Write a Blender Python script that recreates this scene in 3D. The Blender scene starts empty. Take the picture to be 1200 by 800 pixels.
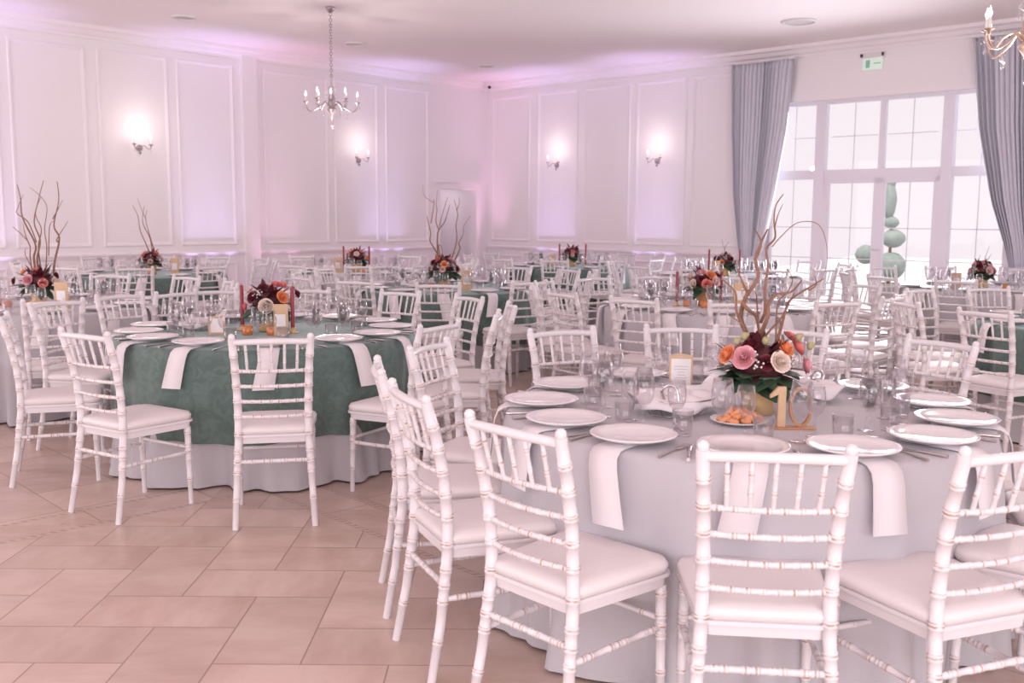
import bpy, math, random
from mathutils import Vector, Matrix, Euler
random.seed(7)
PI = math.pi
R_ = math.radians
scene = bpy.context.scene
COL = scene.collection

# ------------------------------------------------------------------ camera
CAM_H = 1.5
cd = bpy.data.cameras.new('camera'); cam = bpy.data.objects.new('camera', cd); COL.objects.link(cam)
cd.sensor_width = 36.0; cd.lens = 36.0*1167/1200
P, RO = R_(7.13), R_(0.4)
fw = Vector((0, math.cos(P), -math.sin(P))); up0 = Vector((0, math.sin(P), math.cos(P))); r0 = Vector((1, 0, 0))
rt = r0*math.cos(RO)+up0*math.sin(RO); up = up0*math.cos(RO)-r0*math.sin(RO)
cam.matrix_world = Matrix(((rt.x, up.x, -fw.x, 0), (rt.y, up.y, -fw.y, 0), (rt.z, up.z, -fw.z, CAM_H), (0, 0, 0, 1)))
cd.clip_end = 200
cd.dof.use_dof = True; cd.dof.focus_distance = 4.6; cd.dof.aperture_fstop = 5.0
scene.camera = cam

def proj(x, y, z):
    d = Vector((x, y, z-CAM_H)); D = d.dot(fw)
    if D < .2: return None
    return 600+1167*d.dot(rt)/D, 400-1167*d.dot(up)/D
def seen(x, y, z=.5, mx=70, my=110):
    p = proj(x, y, z)
    return p is not None and -mx < p[0] < 1200+mx and p[1] < 800+my

# ------------------------------------------------------------------ materials
def mat(name, col, rough=.5, metal=0., var=0., vscale=20., bump=0., bscale=60., sheen=0., coat=0., emit=None, estr=0., spec=.5, sss=0.):
    m = bpy.data.materials.new(name); m.use_nodes = True
    nt = m.node_tree; b = nt.nodes['Principled BSDF']
    b.inputs['Base Color'].default_value = (*col, 1); b.inputs['Roughness'].default_value = rough
    b.inputs['Metallic'].default_value = metal; b.inputs['Specular IOR Level'].default_value = spec
    if sheen: b.inputs['Sheen Weight'].default_value = sheen
    if coat: b.inputs['Coat Weight'].default_value = coat; b.inputs['Coat Roughness'].default_value = .1
    if emit: b.inputs['Emission Color'].default_value = (*emit, 1); b.inputs['Emission Strength'].default_value = estr
    if sss: b.inputs['Subsurface Weight'].default_value = sss; b.inputs['Subsurface Radius'].default_value = (.01, .008, .008)
    tc = nt.nodes.new('ShaderNodeTexCoord')
    if var:
        n = nt.nodes.new('ShaderNodeTexNoise'); n.inputs['Scale'].default_value = vscale; n.inputs['Detail'].default_value = 4
        nt.links.new(tc.outputs['Object'], n.inputs['Vector'])
        mx = nt.nodes.new('ShaderNodeMix'); mx.data_type = 'RGBA'
        mx.inputs[6].default_value = (*[c*(1-var) for c in col], 1); mx.inputs[7].default_value = (*[min(1, c*(1+var)) for c in col], 1)
        nt.links.new(n.outputs['Fac'], mx.inputs[0]); nt.links.new(mx.outputs[2], b.inputs['Base Color'])
    if bump:
        n = nt.nodes.new('ShaderNodeTexNoise'); n.inputs['Scale'].default_value = bscale; n.inputs['Detail'].default_value = 3
        nt.links.new(tc.outputs['Object'], n.inputs['Vector'])
        bp = nt.nodes.new('ShaderNodeBump'); bp.inputs['Strength'].default_value = bump; bp.inputs['Distance'].default_value = .01
        nt.links.new(n.outputs['Fac'], bp.inputs['Height']); nt.links.new(bp.outputs[0], b.inputs['Normal'])
    return m

def glass_mat(name, tint=(.97, .97, .98), blend=.25, rough=.02, gl=(1, 1, 1)):
    m = bpy.data.materials.new(name); m.use_nodes = True; nt = m.node_tree; nt.nodes.clear()
    o = nt.nodes.new('ShaderNodeOutputMaterial'); t = nt.nodes.new('ShaderNodeBsdfTransparent'); g = nt.nodes.new('ShaderNodeBsdfGlossy')
    t.inputs[0].default_value = (*tint, 1); g.inputs['Color'].default_value = (*gl, 1); g.inputs['Roughness'].default_value = rough
    lw = nt.nodes.new('ShaderNodeLayerWeight'); lw.inputs[0].default_value = blend
    mx = nt.nodes.new('ShaderNodeMixShader')
    pw = nt.nodes.new('ShaderNodeMath'); pw.operation = 'POWER'; pw.inputs[1].default_value = 2.8
    ml = nt.nodes.new('ShaderNodeMath'); ml.operation = 'MULTIPLY_ADD'; ml.inputs[1].default_value = .9; ml.inputs[2].default_value = blend*.13
    nt.links.new(lw.outputs['Facing'], pw.inputs[0]); nt.links.new(pw.outputs[0], ml.inputs[0]); lw.inputs[0].default_value = .5
    nt.links.new(ml.outputs[0], mx.inputs[0]); nt.links.new(t.outputs[0], mx.inputs[1]); nt.links.new(g.outputs[0], mx.inputs[2])
    nt.links.new(mx.outputs[0], o.inputs[0]); return m

M = {}
M['wall'] = mat('wall_paint', (.90, .85, .88), .55)
M['trim'] = mat('trim_paint', (.91, .85, .885), .45)
M['ceiling'] = mat('ceiling_paint', (.94, .875, .90), .7)
M['paint'] = mat('white_chair_paint', (.755, .715, .745), .32, var=.03, vscale=15)
M['cushion'] = mat('ivory_leatherette', (.77, .71, .72), .42, bump=.08, bscale=25)
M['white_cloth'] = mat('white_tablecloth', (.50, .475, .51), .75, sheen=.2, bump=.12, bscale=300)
M['napkin'] = mat('napkin_linen', (.76, .71, .74), .8, sheen=.2, bump=.15, bscale=400)
M['china'] = mat('white_china', (.84, .80, .82), .12, coat=.5)
M['steel'] = mat('polished_steel', (.62, .58, .59), .16, metal=1)
M['gold'] = mat('brushed_gold', (.72, .50, .26), .38, metal=.55)
M['goldcard'] = mat('gold_card', (.62, .42, .26), .5, metal=.15, var=.12, vscale=30)
M['paper'] = mat('white_paper', (.85, .82, .83), .8)
M['ink'] = mat('grey_ink', (.45, .42, .43), .8)
M['wood'] = mat('copper_brown_wood', (.50, .24, .12), .45, var=.2, vscale=25)
M['darkwood'] = mat('dark_table_wood', (.12, .08, .07), .6)
M['candle'] = mat('burgundy_wax', (.30, .035, .05), .45)
M['wick'] = mat('candle_wick', (.05, .04, .04), .8)
M['twig'] = mat('curly_willow_bark', (.26, .13, .085), .6, var=.35, vscale=40, bump=.3, bscale=90)
M['leaf'] = mat('dark_green_leaf', (.055, .105, .06), .45, var=.4, vscale=18)
M['bleaf'] = mat('burgundy_leaf', (.085, .018, .024), .5, var=.4, vscale=20)
M['berry'] = mat('white_berry', (.80, .76, .74), .6)
M['bud'] = mat('chartreuse_bud', (.38, .34, .18), .6)
M['amber'] = mat('amber_votive_glass', (.62, .20, .06), .2, coat=.6)
for k, c in dict(pink=(.80, .40, .45), cream=(.86, .72, .64), orange=(.90, .35, .17), coral=(.80, .27, .25), burgundy=(.17, .022, .035), blush=(.85, .58, .56)).items():
    M['rose_'+k] = mat('rose_petal_'+k, c, .55, var=.12, vscale=25, sss=.1)
M['nut'] = mat('toasted_cracker', (.76, .33, .16), .6, var=.25, vscale=60)
M['curtain'] = mat('grey_lavender_drape', (.63, .62, .70), .55, sheen=.3, bump=.1, bscale=200)
M['sheer'] = mat('pale_tie_sash', (.62, .60, .68), .6)
M['pvc'] = mat('white_window_frame', (.80, .77, .85), .4)
M['crystal'] = glass_mat('crystal', (.93, .91, .91), .45, .05)
M['glass'] = glass_mat('clear_stemware', (.96, .95, .96), .30, .03)
M['pane'] = glass_mat('window_pane', (.97, .97, .98), .06, .0)
M['champagne'] = mat('champagne_metal', (.62, .47, .40), .3, metal=.8)
M['silver'] = mat('tarnished_silver', (.42, .36, .38), .35, metal=.8)
M['flame'] = mat('lit_candle_bulb', (1, .95, .9), .4, emit=(1, .90, .86), estr=2.2)
M['sleeve'] = mat('candle_sleeve', (.85, .80, .78), .5)
M['black'] = mat('black_plastic', (.03, .03, .03), .4)
M['plastic'] = mat('white_plastic', (.78, .74, .76), .4)
M['ventgrey'] = mat('ceiling_fitting_grey', (.60, .55, .57), .5)
M['exit'] = mat('lit_exit_panel', (.7, .85, .75), .4, emit=(.60, .75, .65), estr=.25)
M['exitgreen'] = mat('exit_green', (.30, .60, .42), .5)
M['hedge'] = mat('topiary_leaves', (.29, .36, .32), .8, var=.4, vscale=14, bump=.6, bscale=25)
M['paving'] = mat('pale_paving', (.88, .87, .86), .8, var=.05, vscale=2)
M['terracotta'] = mat('stone_planter', (.5, .48, .46), .8)
M['purple'] = mat('uplight_lens', (.6, .4, 1), .4, emit=(.55, .25, 1), estr=2)

# gilt wear: brown-gold rubbed lines broken by white paint
def gilt():
    m = bpy.data.materials.new('rubbed_gilt_rings'); m.use_nodes = True; nt = m.node_tree; b = nt.nodes['Principled BSDF']
    b.inputs['Roughness'].default_value = .4
    tc = nt.nodes.new('ShaderNodeTexCoord'); n = nt.nodes.new('ShaderNodeTexNoise'); n.inputs['Scale'].default_value = 35
    cr = nt.nodes.new('ShaderNodeValToRGB'); cr.color_ramp.elements[0].position = .40; cr.color_ramp.elements[1].position = .62
    cr.color_ramp.elements[0].color = (.50, .33, .25, 1); cr.color_ramp.elements[1].color = (.82, .77, .79, 1)
    nt.links.new(tc.outputs['Object'], n.inputs['Vector']); nt.links.new(n.outputs['Fac'], cr.inputs[0]); nt.links.new(cr.outputs[0], b.inputs['Base Color'])
    return m
M['gilt'] = gilt()

def green_cloth():
    m = bpy.data.materials.new('green_damask_cloth'); m.use_nodes = True; nt = m.node_tree; b = nt.nodes['Principled BSDF']
    b.inputs['Roughness'].default_value = .6; b.inputs['Sheen Weight'].default_value = .5; b.inputs['Sheen Roughness'].default_value = .4
    b.inputs['Sheen Tint'].default_value = (.75, .9, .9, 1)
    tc = nt.nodes.new('ShaderNodeTexCoord')
    v = nt.nodes.new('ShaderNodeTexNoise'); v.inputs['Scale'].default_value = 16; v.inputs['Detail'].default_value = 5; v.inputs['Distortion'].default_value = 1.5
    cr = nt.nodes.new('ShaderNodeValToRGB'); cr.color_ramp.elements[0].position = .42; cr.color_ramp.elements[1].position = .60
    cr.color_ramp.elements[0].color = (.085, .130, .118, 1); cr.color_ramp.elements[1].color = (.112, .168, .153, 1)
    nt.links.new(tc.outputs['Object'], v.inputs['Vector']); nt.links.new(v.outputs['Fac'], cr.inputs[0]); nt.links.new(cr.outputs[0], b.inputs['Base Color'])
    bp = nt.nodes.new('ShaderNodeBump'); bp.inputs['Strength'].default_value = .2; bp.inputs['Distance'].default_value = .004
    nt.links.new(v.outputs['Fac'], bp.inputs['Height']); nt.links.new(bp.outputs[0], b.inputs['Normal'])
    return m
M['green'] = green_cloth()

def floor_mat():
    m = bpy.data.materials.new('beige_stone_tiles'); m.use_nodes = True; nt = m.node_tree; L = nt.links; b = nt.nodes['Principled BSDF']
    def mth(op, a, c=None, d=None):
        n = nt.nodes.new('ShaderNodeMath'); n.operation = op
        for i, v in enumerate((a, c, d)):
            if v is None: continue
            if isinstance(v, (int, float)): n.inputs[i].default_value = v
            else: L.new(v, n.inputs[i])
        return n.outputs[0]
    g = nt.nodes.new('ShaderNodeNewGeometry'); sp = nt.nodes.new('ShaderNodeSeparateXYZ'); L.new(g.outputs['Position'], sp.inputs[0])
    X, Y = sp.outputs[0], sp.outputs[1]
    def herring(U, V, s, ox, oy, sgn=1):
        u = mth('DIVIDE', mth('SUBTRACT', U, ox), s); v = mth('DIVIDE', mth('SUBTRACT', V, oy), s)
        i = mth('FLOOR', u); j = mth('FLOOR', v); fu = mth('SUBTRACT', u, i); fv = mth('SUBTRACT', v, j)
        k = mth('FLOORED_MODULO', mth('ADD', mth('SUBTRACT', i, j), 400), 4)
        def eq(n): return mth('COMPARE', k, n, .1)
        e0, e1, e2, e3 = eq(0), eq(1), eq(2), eq(3)
        # distance to the brick's edges (big where the edge lies inside a brick)
        dl = mth('ADD', fu, mth('MULTIPLY', e1, 9)); dr = mth('ADD', mth('SUBTRACT', 1, fu), mth('MULTIPLY', e0, 9))
        db = mth('ADD', fv, mth('MULTIPLY', e2, 9)); dt = mth('ADD', mth('SUBTRACT', 1, fv), mth('MULTIPLY', e3, 9))
        d = mth('MULTIPLY', mth('MINIMUM', mth('MINIMUM', dl, dr), mth('MINIMUM', db, dt)), s)
        bi = mth('SUBTRACT', i, e1); bj = mth('SUBTRACT', j, e2)
        vert = mth('ADD', e2, e3)
        return d, bi, bj, vert
    c, s_ = math.cos(R_(43.4)), math.sin(R_(43.4))
    U2 = mth('ADD', mth('MULTIPLY', X, c), mth('MULTIPLY', Y, s_)); V2 = mth('ADD', mth('MULTIPLY', X, -s_), mth('MULTIPLY', Y, c))
    d1, b1, c1, v1 = herring(X, Y, .298, -1.6, 3.49)
    d2, b2, c2, v2 = herring(U2, V2, .42, .05, .1)
    # border ring: V' = distance across band 1 (up-left), U' = across band 2 (up-right)
    a1 = -s_*(-2.32)+c*4.43; a2 = c*(-.47)+s_*4.40
    D = mth('MAXIMUM', mth('SUBTRACT', V2, a1), mth('SUBTRACT', U2, a2))
    W = .27
    inside = mth('GREATER_THAN', D, 0.0); beyond = mth('GREATER_THAN', D, W)
    def mix(f, a, bb): return mth('ADD', mth('MULTIPLY', a, mth('SUBTRACT', 1, f)), mth('MULTIPLY', bb, f))
    along = mth('PINGPONG', mix(mth('GREATER_THAN', mth('SUBTRACT', V2, a1), mth('SUBTRACT', U2, a2)), V2, U2), .3)
    d = mix(inside, d1, mix(beyond, along, d2))
    bi = mix(beyond, b1, b2); bj = mix(beyond, c1, c2); vt = mix(beyond, v1, v2)
    grout = mth('LESS_THAN', d, .0030)
    # rope edging on either side of the band
    r = mth('MINIMUM', mth('ABSOLUTE', D), mth('ABSOLUTE', mth('SUBTRACT', D, W)))
    rope = mth('LESS_THAN', r, .015)
    alongr = mix(mth('GREATER_THAN', mth('SUBTRACT', V2, a1), mth('SUBTRACT', U2, a2)), V2, U2)
    st = mth('GREATER_THAN', mth('FRACT', mth('DIVIDE', mth('ADD', alongr, D), .045)), .62)
    edge = mth('MULTIPLY', mth('GREATER_THAN', r, .011), rope)
    ropedark = mth('MAXIMUM', mth('MULTIPLY', rope, st), edge)
    cb = nt.nodes.new('ShaderNodeCombineXYZ'); L.new(bi, cb.inputs[0]); L.new(bj, cb.inputs[1]); L.new(vt, cb.inputs[2])
    wn = nt.nodes.new('ShaderNodeTexWhiteNoise'); L.new(cb.outputs[0], wn.inputs[0])
    # veins stretched along each tile
    cv = nt.nodes.new('ShaderNodeCombineXYZ')
    L.new(mth('ADD', mth('MULTIPLY', mix(vt, Y, X), 1.6), mth('MULTIPLY', wn.outputs[0], 30)), cv.inputs[0])
    L.new(mth('MULTIPLY', mix(vt, X, Y), 3.5), cv.inputs[1]); L.new(mth('MULTIPLY', wn.outputs[0], 17), cv.inputs[2])
    ns = nt.nodes.new('ShaderNodeTexNoise'); ns.inputs['Scale'].default_value = 1.3; ns.inputs['Detail'].default_value = 6; ns.inputs['Roughness'].default_value = .6
    L.new(cv.outputs[0], ns.inputs['Vector'])
    cr = nt.nodes.new('ShaderNodeValToRGB'); e = cr.color_ramp.elements
    e[0].position = .28; e[0].color = (.52, .365, .305, 1); e[1].position = .62; e[1].color = (.67, .51, .455, 1)
    L.new(ns.outputs['Fac'], cr.inputs[0])
    tone = nt.nodes.new('ShaderNodeMix'); tone.data_type = 'RGBA'; tone.blend_type = 'MULTIPLY'; tone.inputs[0].default_value = 1
    cc = nt.nodes.new('ShaderNodeCombineColor'); tv = mth('ADD', .90, mth('MULTIPLY', wn.outputs[0], .12))
    for q in range(3): L.new(tv, cc.inputs[q])
    L.new(cr.outputs[0], tone.inputs[6]); L.new(cc.outputs[0], tone.inputs[7])
    m1 = nt.nodes.new('ShaderNodeMix'); m1.data_type = 'RGBA'; L.new(mth('MULTIPLY', grout, .75), m1.inputs[0]); L.new(tone.outputs[2], m1.inputs[6]); m1.inputs[7].default_value = (.27, .17, .13, 1)
    m2 = nt.nodes.new('ShaderNodeMix'); m2.data_type = 'RGBA'; L.new(rope, m2.inputs[0]); L.new(m1.outputs[2], m2.inputs[6]); m2.inputs[7].default_value = (.62, .47, .42, 1)
    m3 = nt.nodes.new('ShaderNodeMix'); m3.data_type = 'RGBA'; L.new(mth('MULTIPLY', ropedark, .65), m3.inputs[0]); L.new(m2.outputs[2], m3.inputs[6]); m3.inputs[7].default_value = (.26, .16, .13, 1)
    L.new(m3.outputs[2], b.inputs['Base Color'])
    b.inputs['Roughness'].default_value = .33; b.inputs['Specular IOR Level'].default_value = .45
    bp = nt.nodes.new('ShaderNodeBump'); bp.inputs['Strength'].default_value = .35; bp.inputs['Distance'].default_value = .003
    L.new(mth('SUBTRACT', 1, mth('MAXIMUM', grout, ropedark)), bp.inputs['Height']); L.new(bp.outputs[0], b.inputs['Normal'])
    return m
M['floor'] = floor_mat()

# ------------------------------------------------------------------ mesh builder
class MB:
    def __init__(s): s.v = []; s.f = []; s.m = []; s.sm = []
    def add(s, vs, fs, mi=0, smooth=True):
        o = len(s.v); s.v += [tuple(v) for v in vs]
        for k, f in enumerate(fs):
            s.f.append([i+o for i in f]); s.m.append(mi if isinstance(mi, int) else mi[k]); s.sm.append(smooth)
    def box(s, x0, x1, y0, y1, z0, z1, mi=0, T=None):
        vs = [Vector(p) for p in ((x0,y0,z0),(x1,y0,z0),(x1,y1,z0),(x0,y1,z0),(x0,y0,z1),(x1,y0,z1),(x1,y1,z1),(x0,y1,z1))]
        if T: vs = [T(v) for v in vs]
        s.add(vs, [(0,3,2,1),(4,5,6,7),(0,1,5,4),(1,2,6,5),(2,3,7,6),(3,0,4,7)], mi, False)
    def loft(s, rings, mi=0, cap=True, smooth=True, close=True):
        n = len(rings[0]); vs = [p for r in rings for p in r]; fs = []; ms = []
        for k in range(len(rings)-1):
            for i in range(n if close else n-1):
                j = (i+1) % n
                fs.append((k*n+i, k*n+j, (k+1)*n+j, (k+1)*n+i)); ms.append(mi if isinstance(mi, int) else mi[k])
        s.add(vs, fs, ms, smooth)
        if cap:
            a = mi if isinstance(mi, int) else mi[0]; b = mi if isinstance(mi, int) else mi[-1]
            s.add(rings[0], [tuple(range(n))[::-1]], a, False); s.add(rings[-1], [tuple(range(n))], b, False)
    def tube(s, pts, rad, seg=8, mi=0, cap=True):
        pts = [Vector(p) for p in pts]; n = len(pts)
        if not hasattr(rad, '__len__'): rad = [rad]*n
        rings = []; ref = None
        for i in range(n):
            a = pts[max(i-1, 0)]; b = pts[min(i+1, n-1)]; t = (b-a)
            if t.length < 1e-9: t = Vector((0, 0, 1))
            t.normalize()
            if ref is None:
                ref = Vector((1, 0, 0)) if abs(t.x) < .8 else Vector((0, 1, 0))
            u = (ref-t*ref.dot(t)).normalized(); w = t.cross(u); ref = u
            rings.append([pts[i]+(u*math.cos(2*PI*k/seg)+w*math.sin(2*PI*k/seg))*rad[i] for k in range(seg)])
        s.loft(rings, mi, cap)
    def lathe(s, prof, seg=20, c=(0, 0, 0), mi=0, cap=False):
        rings = [[(c[0]+r*math.cos(2*PI*k/seg), c[1]+r*math.sin(2*PI*k/seg), c[2]+z) for k in range(seg)] for r, z in prof]
        s.loft(rings, mi, cap)
    def ball(s, c, r, seg=10, rg=6, mi=0, sz=1.):
        prof = [(max(r*math.sin(PI*k/rg), r*.02), -r*sz*math.cos(PI*k/rg)) for k in range(rg+1)]
        s.lathe(prof, seg, c, mi)
    def mesh(s, name, mats):
        me = bpy.data.meshes.new(name); me.from_pydata(s.v, [], s.f)
        for m in mats: me.materials.append(m)
        me.polygons.foreach_set('material_index', s.m); me.polygons.foreach_set('use_smooth', s.sm); me.update()
        return me
    def build(s, name, mats, parent=None):
        if not isinstance(mats, (list, tuple)): mats = [mats]
        return inst(s.mesh(name, mats), name, parent)

def inst(me, name, parent=None, loc=None, rot=None, sc=None):
    o = bpy.data.objects.new(name, me); COL.objects.link(o)
    if parent: o.parent = parent
    if loc is not None: o.location = loc
    if rot is not None: o.rotation_euler = rot
    if sc is not None: o.scale = sc if hasattr(sc, '__len__') else (sc, sc, sc)
    return o
def tag(o, label=None, cat=None, group=None, kind=None):
    if label: o['label'] = label
    if cat: o['category'] = cat
    if group: o['group'] = group
    if kind: o['kind'] = kind
    return o
def empty(name, loc=(0, 0, 0), rz=0.):
    o = bpy.data.objects.new(name, None); COL.objects.link(o); o.location = loc; o.rotation_euler = (0, 0, rz); o.empty_display_size = .05; return o
def struct(o): o['kind'] = 'structure'; return o

def smooth_path(pts, n=5):
    pts = [Vector(p) for p in pts]; out = []
    for i in range(len(pts)-1):
        p0 = pts[max(i-1, 0)]; p1 = pts[i]; p2 = pts[i+1]; p3 = pts[min(i+2, len(pts)-1)]
        for k in range(n):
            t = k/n
            out.append(.5*((2*p1)+(p2-p0)*t+(2*p0-5*p1+4*p2-p3)*t*t+(3*p1-p0-3*p2+p3)*t**3))
    out.append(pts[-1]); return out

# ------------------------------------------------------------------ the room
K = Vector((-.51, 20.5)); CEIL = 4.15; COR = 3.98
WR = Vector((math.sin(R_(46.6)), -math.cos(R_(46.6)))); WL = Vector((-math.sin(R_(43.4)), -math.cos(R_(43.4))))
NR = Vector((-math.cos(R_(46.6)), -math.sin(R_(46.6)))); NL = Vector((math.cos(R_(43.4)), -math.sin(R_(43.4))))
def WT(side):
    w, n = (WR, NR) if side == 'R' else (WL, NL)
    def T(v):
        p = K+w*v[0]+n*v[1]; return Vector((p.x, p.y, v[2]))
    return T
TR, TL = WT('R'), WT('L')
EXT = 19.0
def slab(name, z0, z1, m, ext=EXT):
    mb = MB(); a = K-WR*.25-WL*.25
    c = [a, K+WR*ext-WL*.25, K+WR*ext+WL*ext, K+WL*ext-WR*.25]
    vs = [(p.x, p.y, z) for z in (z0, z1) for p in c]
    mb.add(vs, [(0,1,2,3),(4,7,6,5),(0,4,5,1),(1,5,6,2),(2,6,7,3),(3,7,4,0)], 0, False)
    return struct(mb.build(name, m))
slab('floor', -.12, 0, M['floor']); slab('ceiling', CEIL, CEIL+.12, M['ceiling'])

mb = MB()   # left wall with the door opening
mb.box(-.2, .36, -.2, 0, 0, CEIL, T=TL); mb.box(.36, 1.34, -.2, 0, 2.03, CEIL, T=TL); mb.box(1.34, EXT, -.2, 0, 0, CEIL, T=TL)
mb.box(5.39, 5.66, 0, .07, 0, CEIL, T=TL)
mb.box(.2, 1.5, -1.9, -1.8, 0, 2.4, T=TL); mb.box(.1, .2, -1.9, -.2, 0, 2.4, T=TL); mb.box(1.5, 1.6, -1.9, -.2, 0, 2.4, T=TL); mb.box(.1, 1.6, -1.9, -.2, 2.4, 2.5, T=TL); mb.box(.1, 1.6, -1.9, -.2, -.1, 0, T=TL)
struct(mb.build('wall_left', M['wall']))
WIN = (6.28, 9.99)
mb = MB()
mb.box(0, WIN[0], -.2, 0, 0, CEIL, T=TR); mb.box(WIN[0], WIN[1], -.2, 0, 3.3, CEIL, T=TR); mb.box(WIN[1], EXT, -.2, 0, 0, CEIL, T=TR)
struct(mb.build('wall_right', M['wall']))

trim_n = [0]
def trim(mb, T=None):
    trim_n[0] += 1; return struct(mb.build('trim_%d' % trim_n[0], M['trim']))
def profile_run(T, t0, t1, prof):
    mb = MB(); rings = [[T((t, o, z)) for o, z in prof] for t in (t0, t1)]
    n = len(prof); mb.add(rings[0]+rings[1], [(i, (i+1) % n, n+(i+1) % n, n+i) for i in range(n)], 0, False)
    mb.add(rings[0], [tuple(range(n))], 0, False); mb.add(rings[1], [tuple(range(n))[::-1]], 0, False)
    return mb
COR_P = [(0, COR), (.03, COR), (.035, COR+.03), (.07, COR+.05), (.10, COR+.10), (.15, COR+.12), (.16, CEIL), (0, CEIL)]
trim(profile_run(TR, 0, EXT, COR_P)); trim(profile_run(TL, 0, EXT, COR_P))
RAIL = [(0, .85), (.02, .85), (.03, .875), (.05, .885), (.055, .91), (.03, .925), (0, .93)]
trim(profile_run(TR, 0, 5.6, RAIL)); trim(profile_run(TR, 10.6, 14, RAIL))
trim(profile_run(TL, 1.5, 5.39, RAIL)); trim(profile_run(TL, 5.66, 14, RAIL))
BASE = [(0, 0), (.02, 0), (.02, .12), (.01, .14), (0, .14)]
def base(T, a, b, nm): struct(profile_run(T, a, b, BASE).build(nm, M['trim']))
base(TR, 0, WIN[0], 'baseboard_right'); base(TR, WIN[1], 14, 'baseboard_right_end'); base(TL, 1.5, 5.39, 'baseboard_left'); base(TL, 5.66, 14, 'baseboard_left_end')
def frame(T, t0, t1, z0, z1):
    mb = MB(); rings = []
    for ins, o in ((0, 0), (0, .012), (.012, .022), (.03, .022), (.036, .012), (.05, .010), (.055, 0)):
        rings.append([T((t0+ins, o, z0+ins)), T((t1-ins, o, z0+ins)), T((t1-ins, o, z1-ins)), T((t0+ins, o, z1-ins))])
    mb.loft(rings, 0, False, False); trim(mb)
for a, b in ((.12, 1.15), (1.35, 2.36), (2.51, 3.57), (3.70, 4.75), (4.87, 5.95)):
    frame(TR, a, b, 1.02, 3.86); frame(TR, a, b, .22, .75)
for a, b in ((1.62, 2.67), (2.85, 3.82), (3.95, 5.24), (5.79, 6.77), (6.91, 8.0), (8.17, 9.22), (9.36, 10.4), (10.55, 11.6)):
    frame(TL, a, b, 1.02, 3.86); frame(TL, a, b, .22, .75)
# door casing
mb = MB()
for a, b, z0, z1 in ((.24, .36, 0, 2.15), (1.34, 1.46, 0, 2.15), (.36, 1.34, 2.03, 2.15)):
    mb.box(a, b, 0, .03, z0, z1, T=TL); mb.box(a+.02, b-.02, .03, .04, z0, z1-.02, T=TL)
mb.box(.20, 1.50, 0, .06, 2.15, 2.20, T=TL); trim(mb)

# window (glazed garden doors with side lights and fanlights)
fr = MB(); y0, y1 = -.14, -.05
def fbox(t0, t1, z0, z1, a=y0, b=y1): fr.box(t0, t1, a, b, z0, z1, T=TR)
fbox(WIN[0], WIN[1], 3.24, 3.30); fbox(WIN[0], WIN[1], 2.11, 2.25); fbox(WIN[0], WIN[0]+.08, 0, 3.24); fbox(WIN[1]-.08, WIN[1], 0, 3.24)
for a, b in ((7.09, 7.25), (9.01, 9.17)): fbox(a, b, 0, 3.24, -.15, -.03)
fbox(8.09, 8.17, 2.25, 3.24); fbox(WIN[0], WIN[1], 0, .06)
for a, b in ((7.25, 7.33), (8.05, 8.13), (8.13, 8.21), (8.93, 9.01)): fbox(a, b, .06, 2.11, -.13, -.04)
fbox(7.25, 9.01, .06, .18, -.13, -.04); fbox(7.25, 9.01, 2.04, 2.11, -.13, -.04)
wo = struct(fr.build('window_1', M['pvc']))
gl = MB(); gl.box(WIN[0]+.05, WIN[1]-.05, -.10, -.094, .06, 3.26, T=TR); go = gl.build('pane', M['pane'], wo)
mu = MB()
for a, b in ((6.36, 7.09), (7.33, 8.05), (8.21, 8.93), (9.17, 9.91)):
    c = (a+b)/2
    mu.box(c-.007, c+.007, -.102, -.092, .06, 3.24, T=TR)
    for z in (.9, 1.37): mu.box(a, b, -.102, -.092, z-.007, z+.007, T=TR)
    mu.box(a, b, -.102, -.092, 2.74, 2.754, T=TR)
mu.build('glazing_bar', M['pvc'], wo)
hd = MB(); p = TR((8.10, -.03, 1.02)); hd.tube([TR((8.10, -.045, 1.05)), TR((8.10, .01, 1.05)), TR((8.22, .01, 1.05))], .01, 8); hd.build('door_handle', M['plastic'], wo)

# outside: paving and a clipped spiral topiary
mb = MB(); a = K+WR*2-NR*.22; b = K+WR*17-NR*.22; c = K+WR*20-NR*26; d = K-WR*4-NR*26
mb.add([(q.x, q.y, -.03) for q in (a, b, c, d)], [(0, 1, 2, 3)], 0, False); struct(mb.build('ground_terrace', M['paving']))
def topiary(x, y):
    e = tag(empty('spiral_topiary', (x, y, -.03)), 'tall spiral-clipped green topiary standing outside beyond the garden doors', 'topiary')
    pot = MB(); pot.lathe([(.01, 0), (.2, 0), (.26, .38), (.28, .38), (.28, .42), (.24, .42), (.23, .36), (.01, .36)], 20); pot.build('planter', M['terracotta'], e)
    tr = MB(); tr.tube([(0, 0, .35), (.01, 0, 2.3)], [.035, .015]); tr.build('trunk', M['twig'], e)
    f = MB(); rnd = random.Random(3)
    for cx, cz, r, sz in ((.02, .72, .27, .9), (-.42, .92, .17, 1), (.05, 1.20, .2, .8), (0, 1.48, .13, .8), (-.05, 1.85, .12, 2.6), (-.03, 2.2, .08, 2)):
        rg, sg = 12, 20; prof = []
        rings = []
        for k in range(rg+1):
            ph = PI*k/rg; rings.append([(cx+math.cos(2*PI*i/sg)*max(.004, r*math.sin(ph))*(1+rnd.uniform(-.07, .07)), math.sin(2*PI*i/sg)*max(.004, r*math.sin(ph))*(1+rnd.uniform(-.07, .07)), cz-r*sz*math.cos(ph)) for i in range(sg)])
        f.loft(rings, 0, False)
    f.tube([(0, 0, .8), (-.2, 0, .78), (-.42, 0, .86)], .03)
    f.build('foliage', M['hedge'], e)
topiary(6.60, 17.50)

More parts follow.
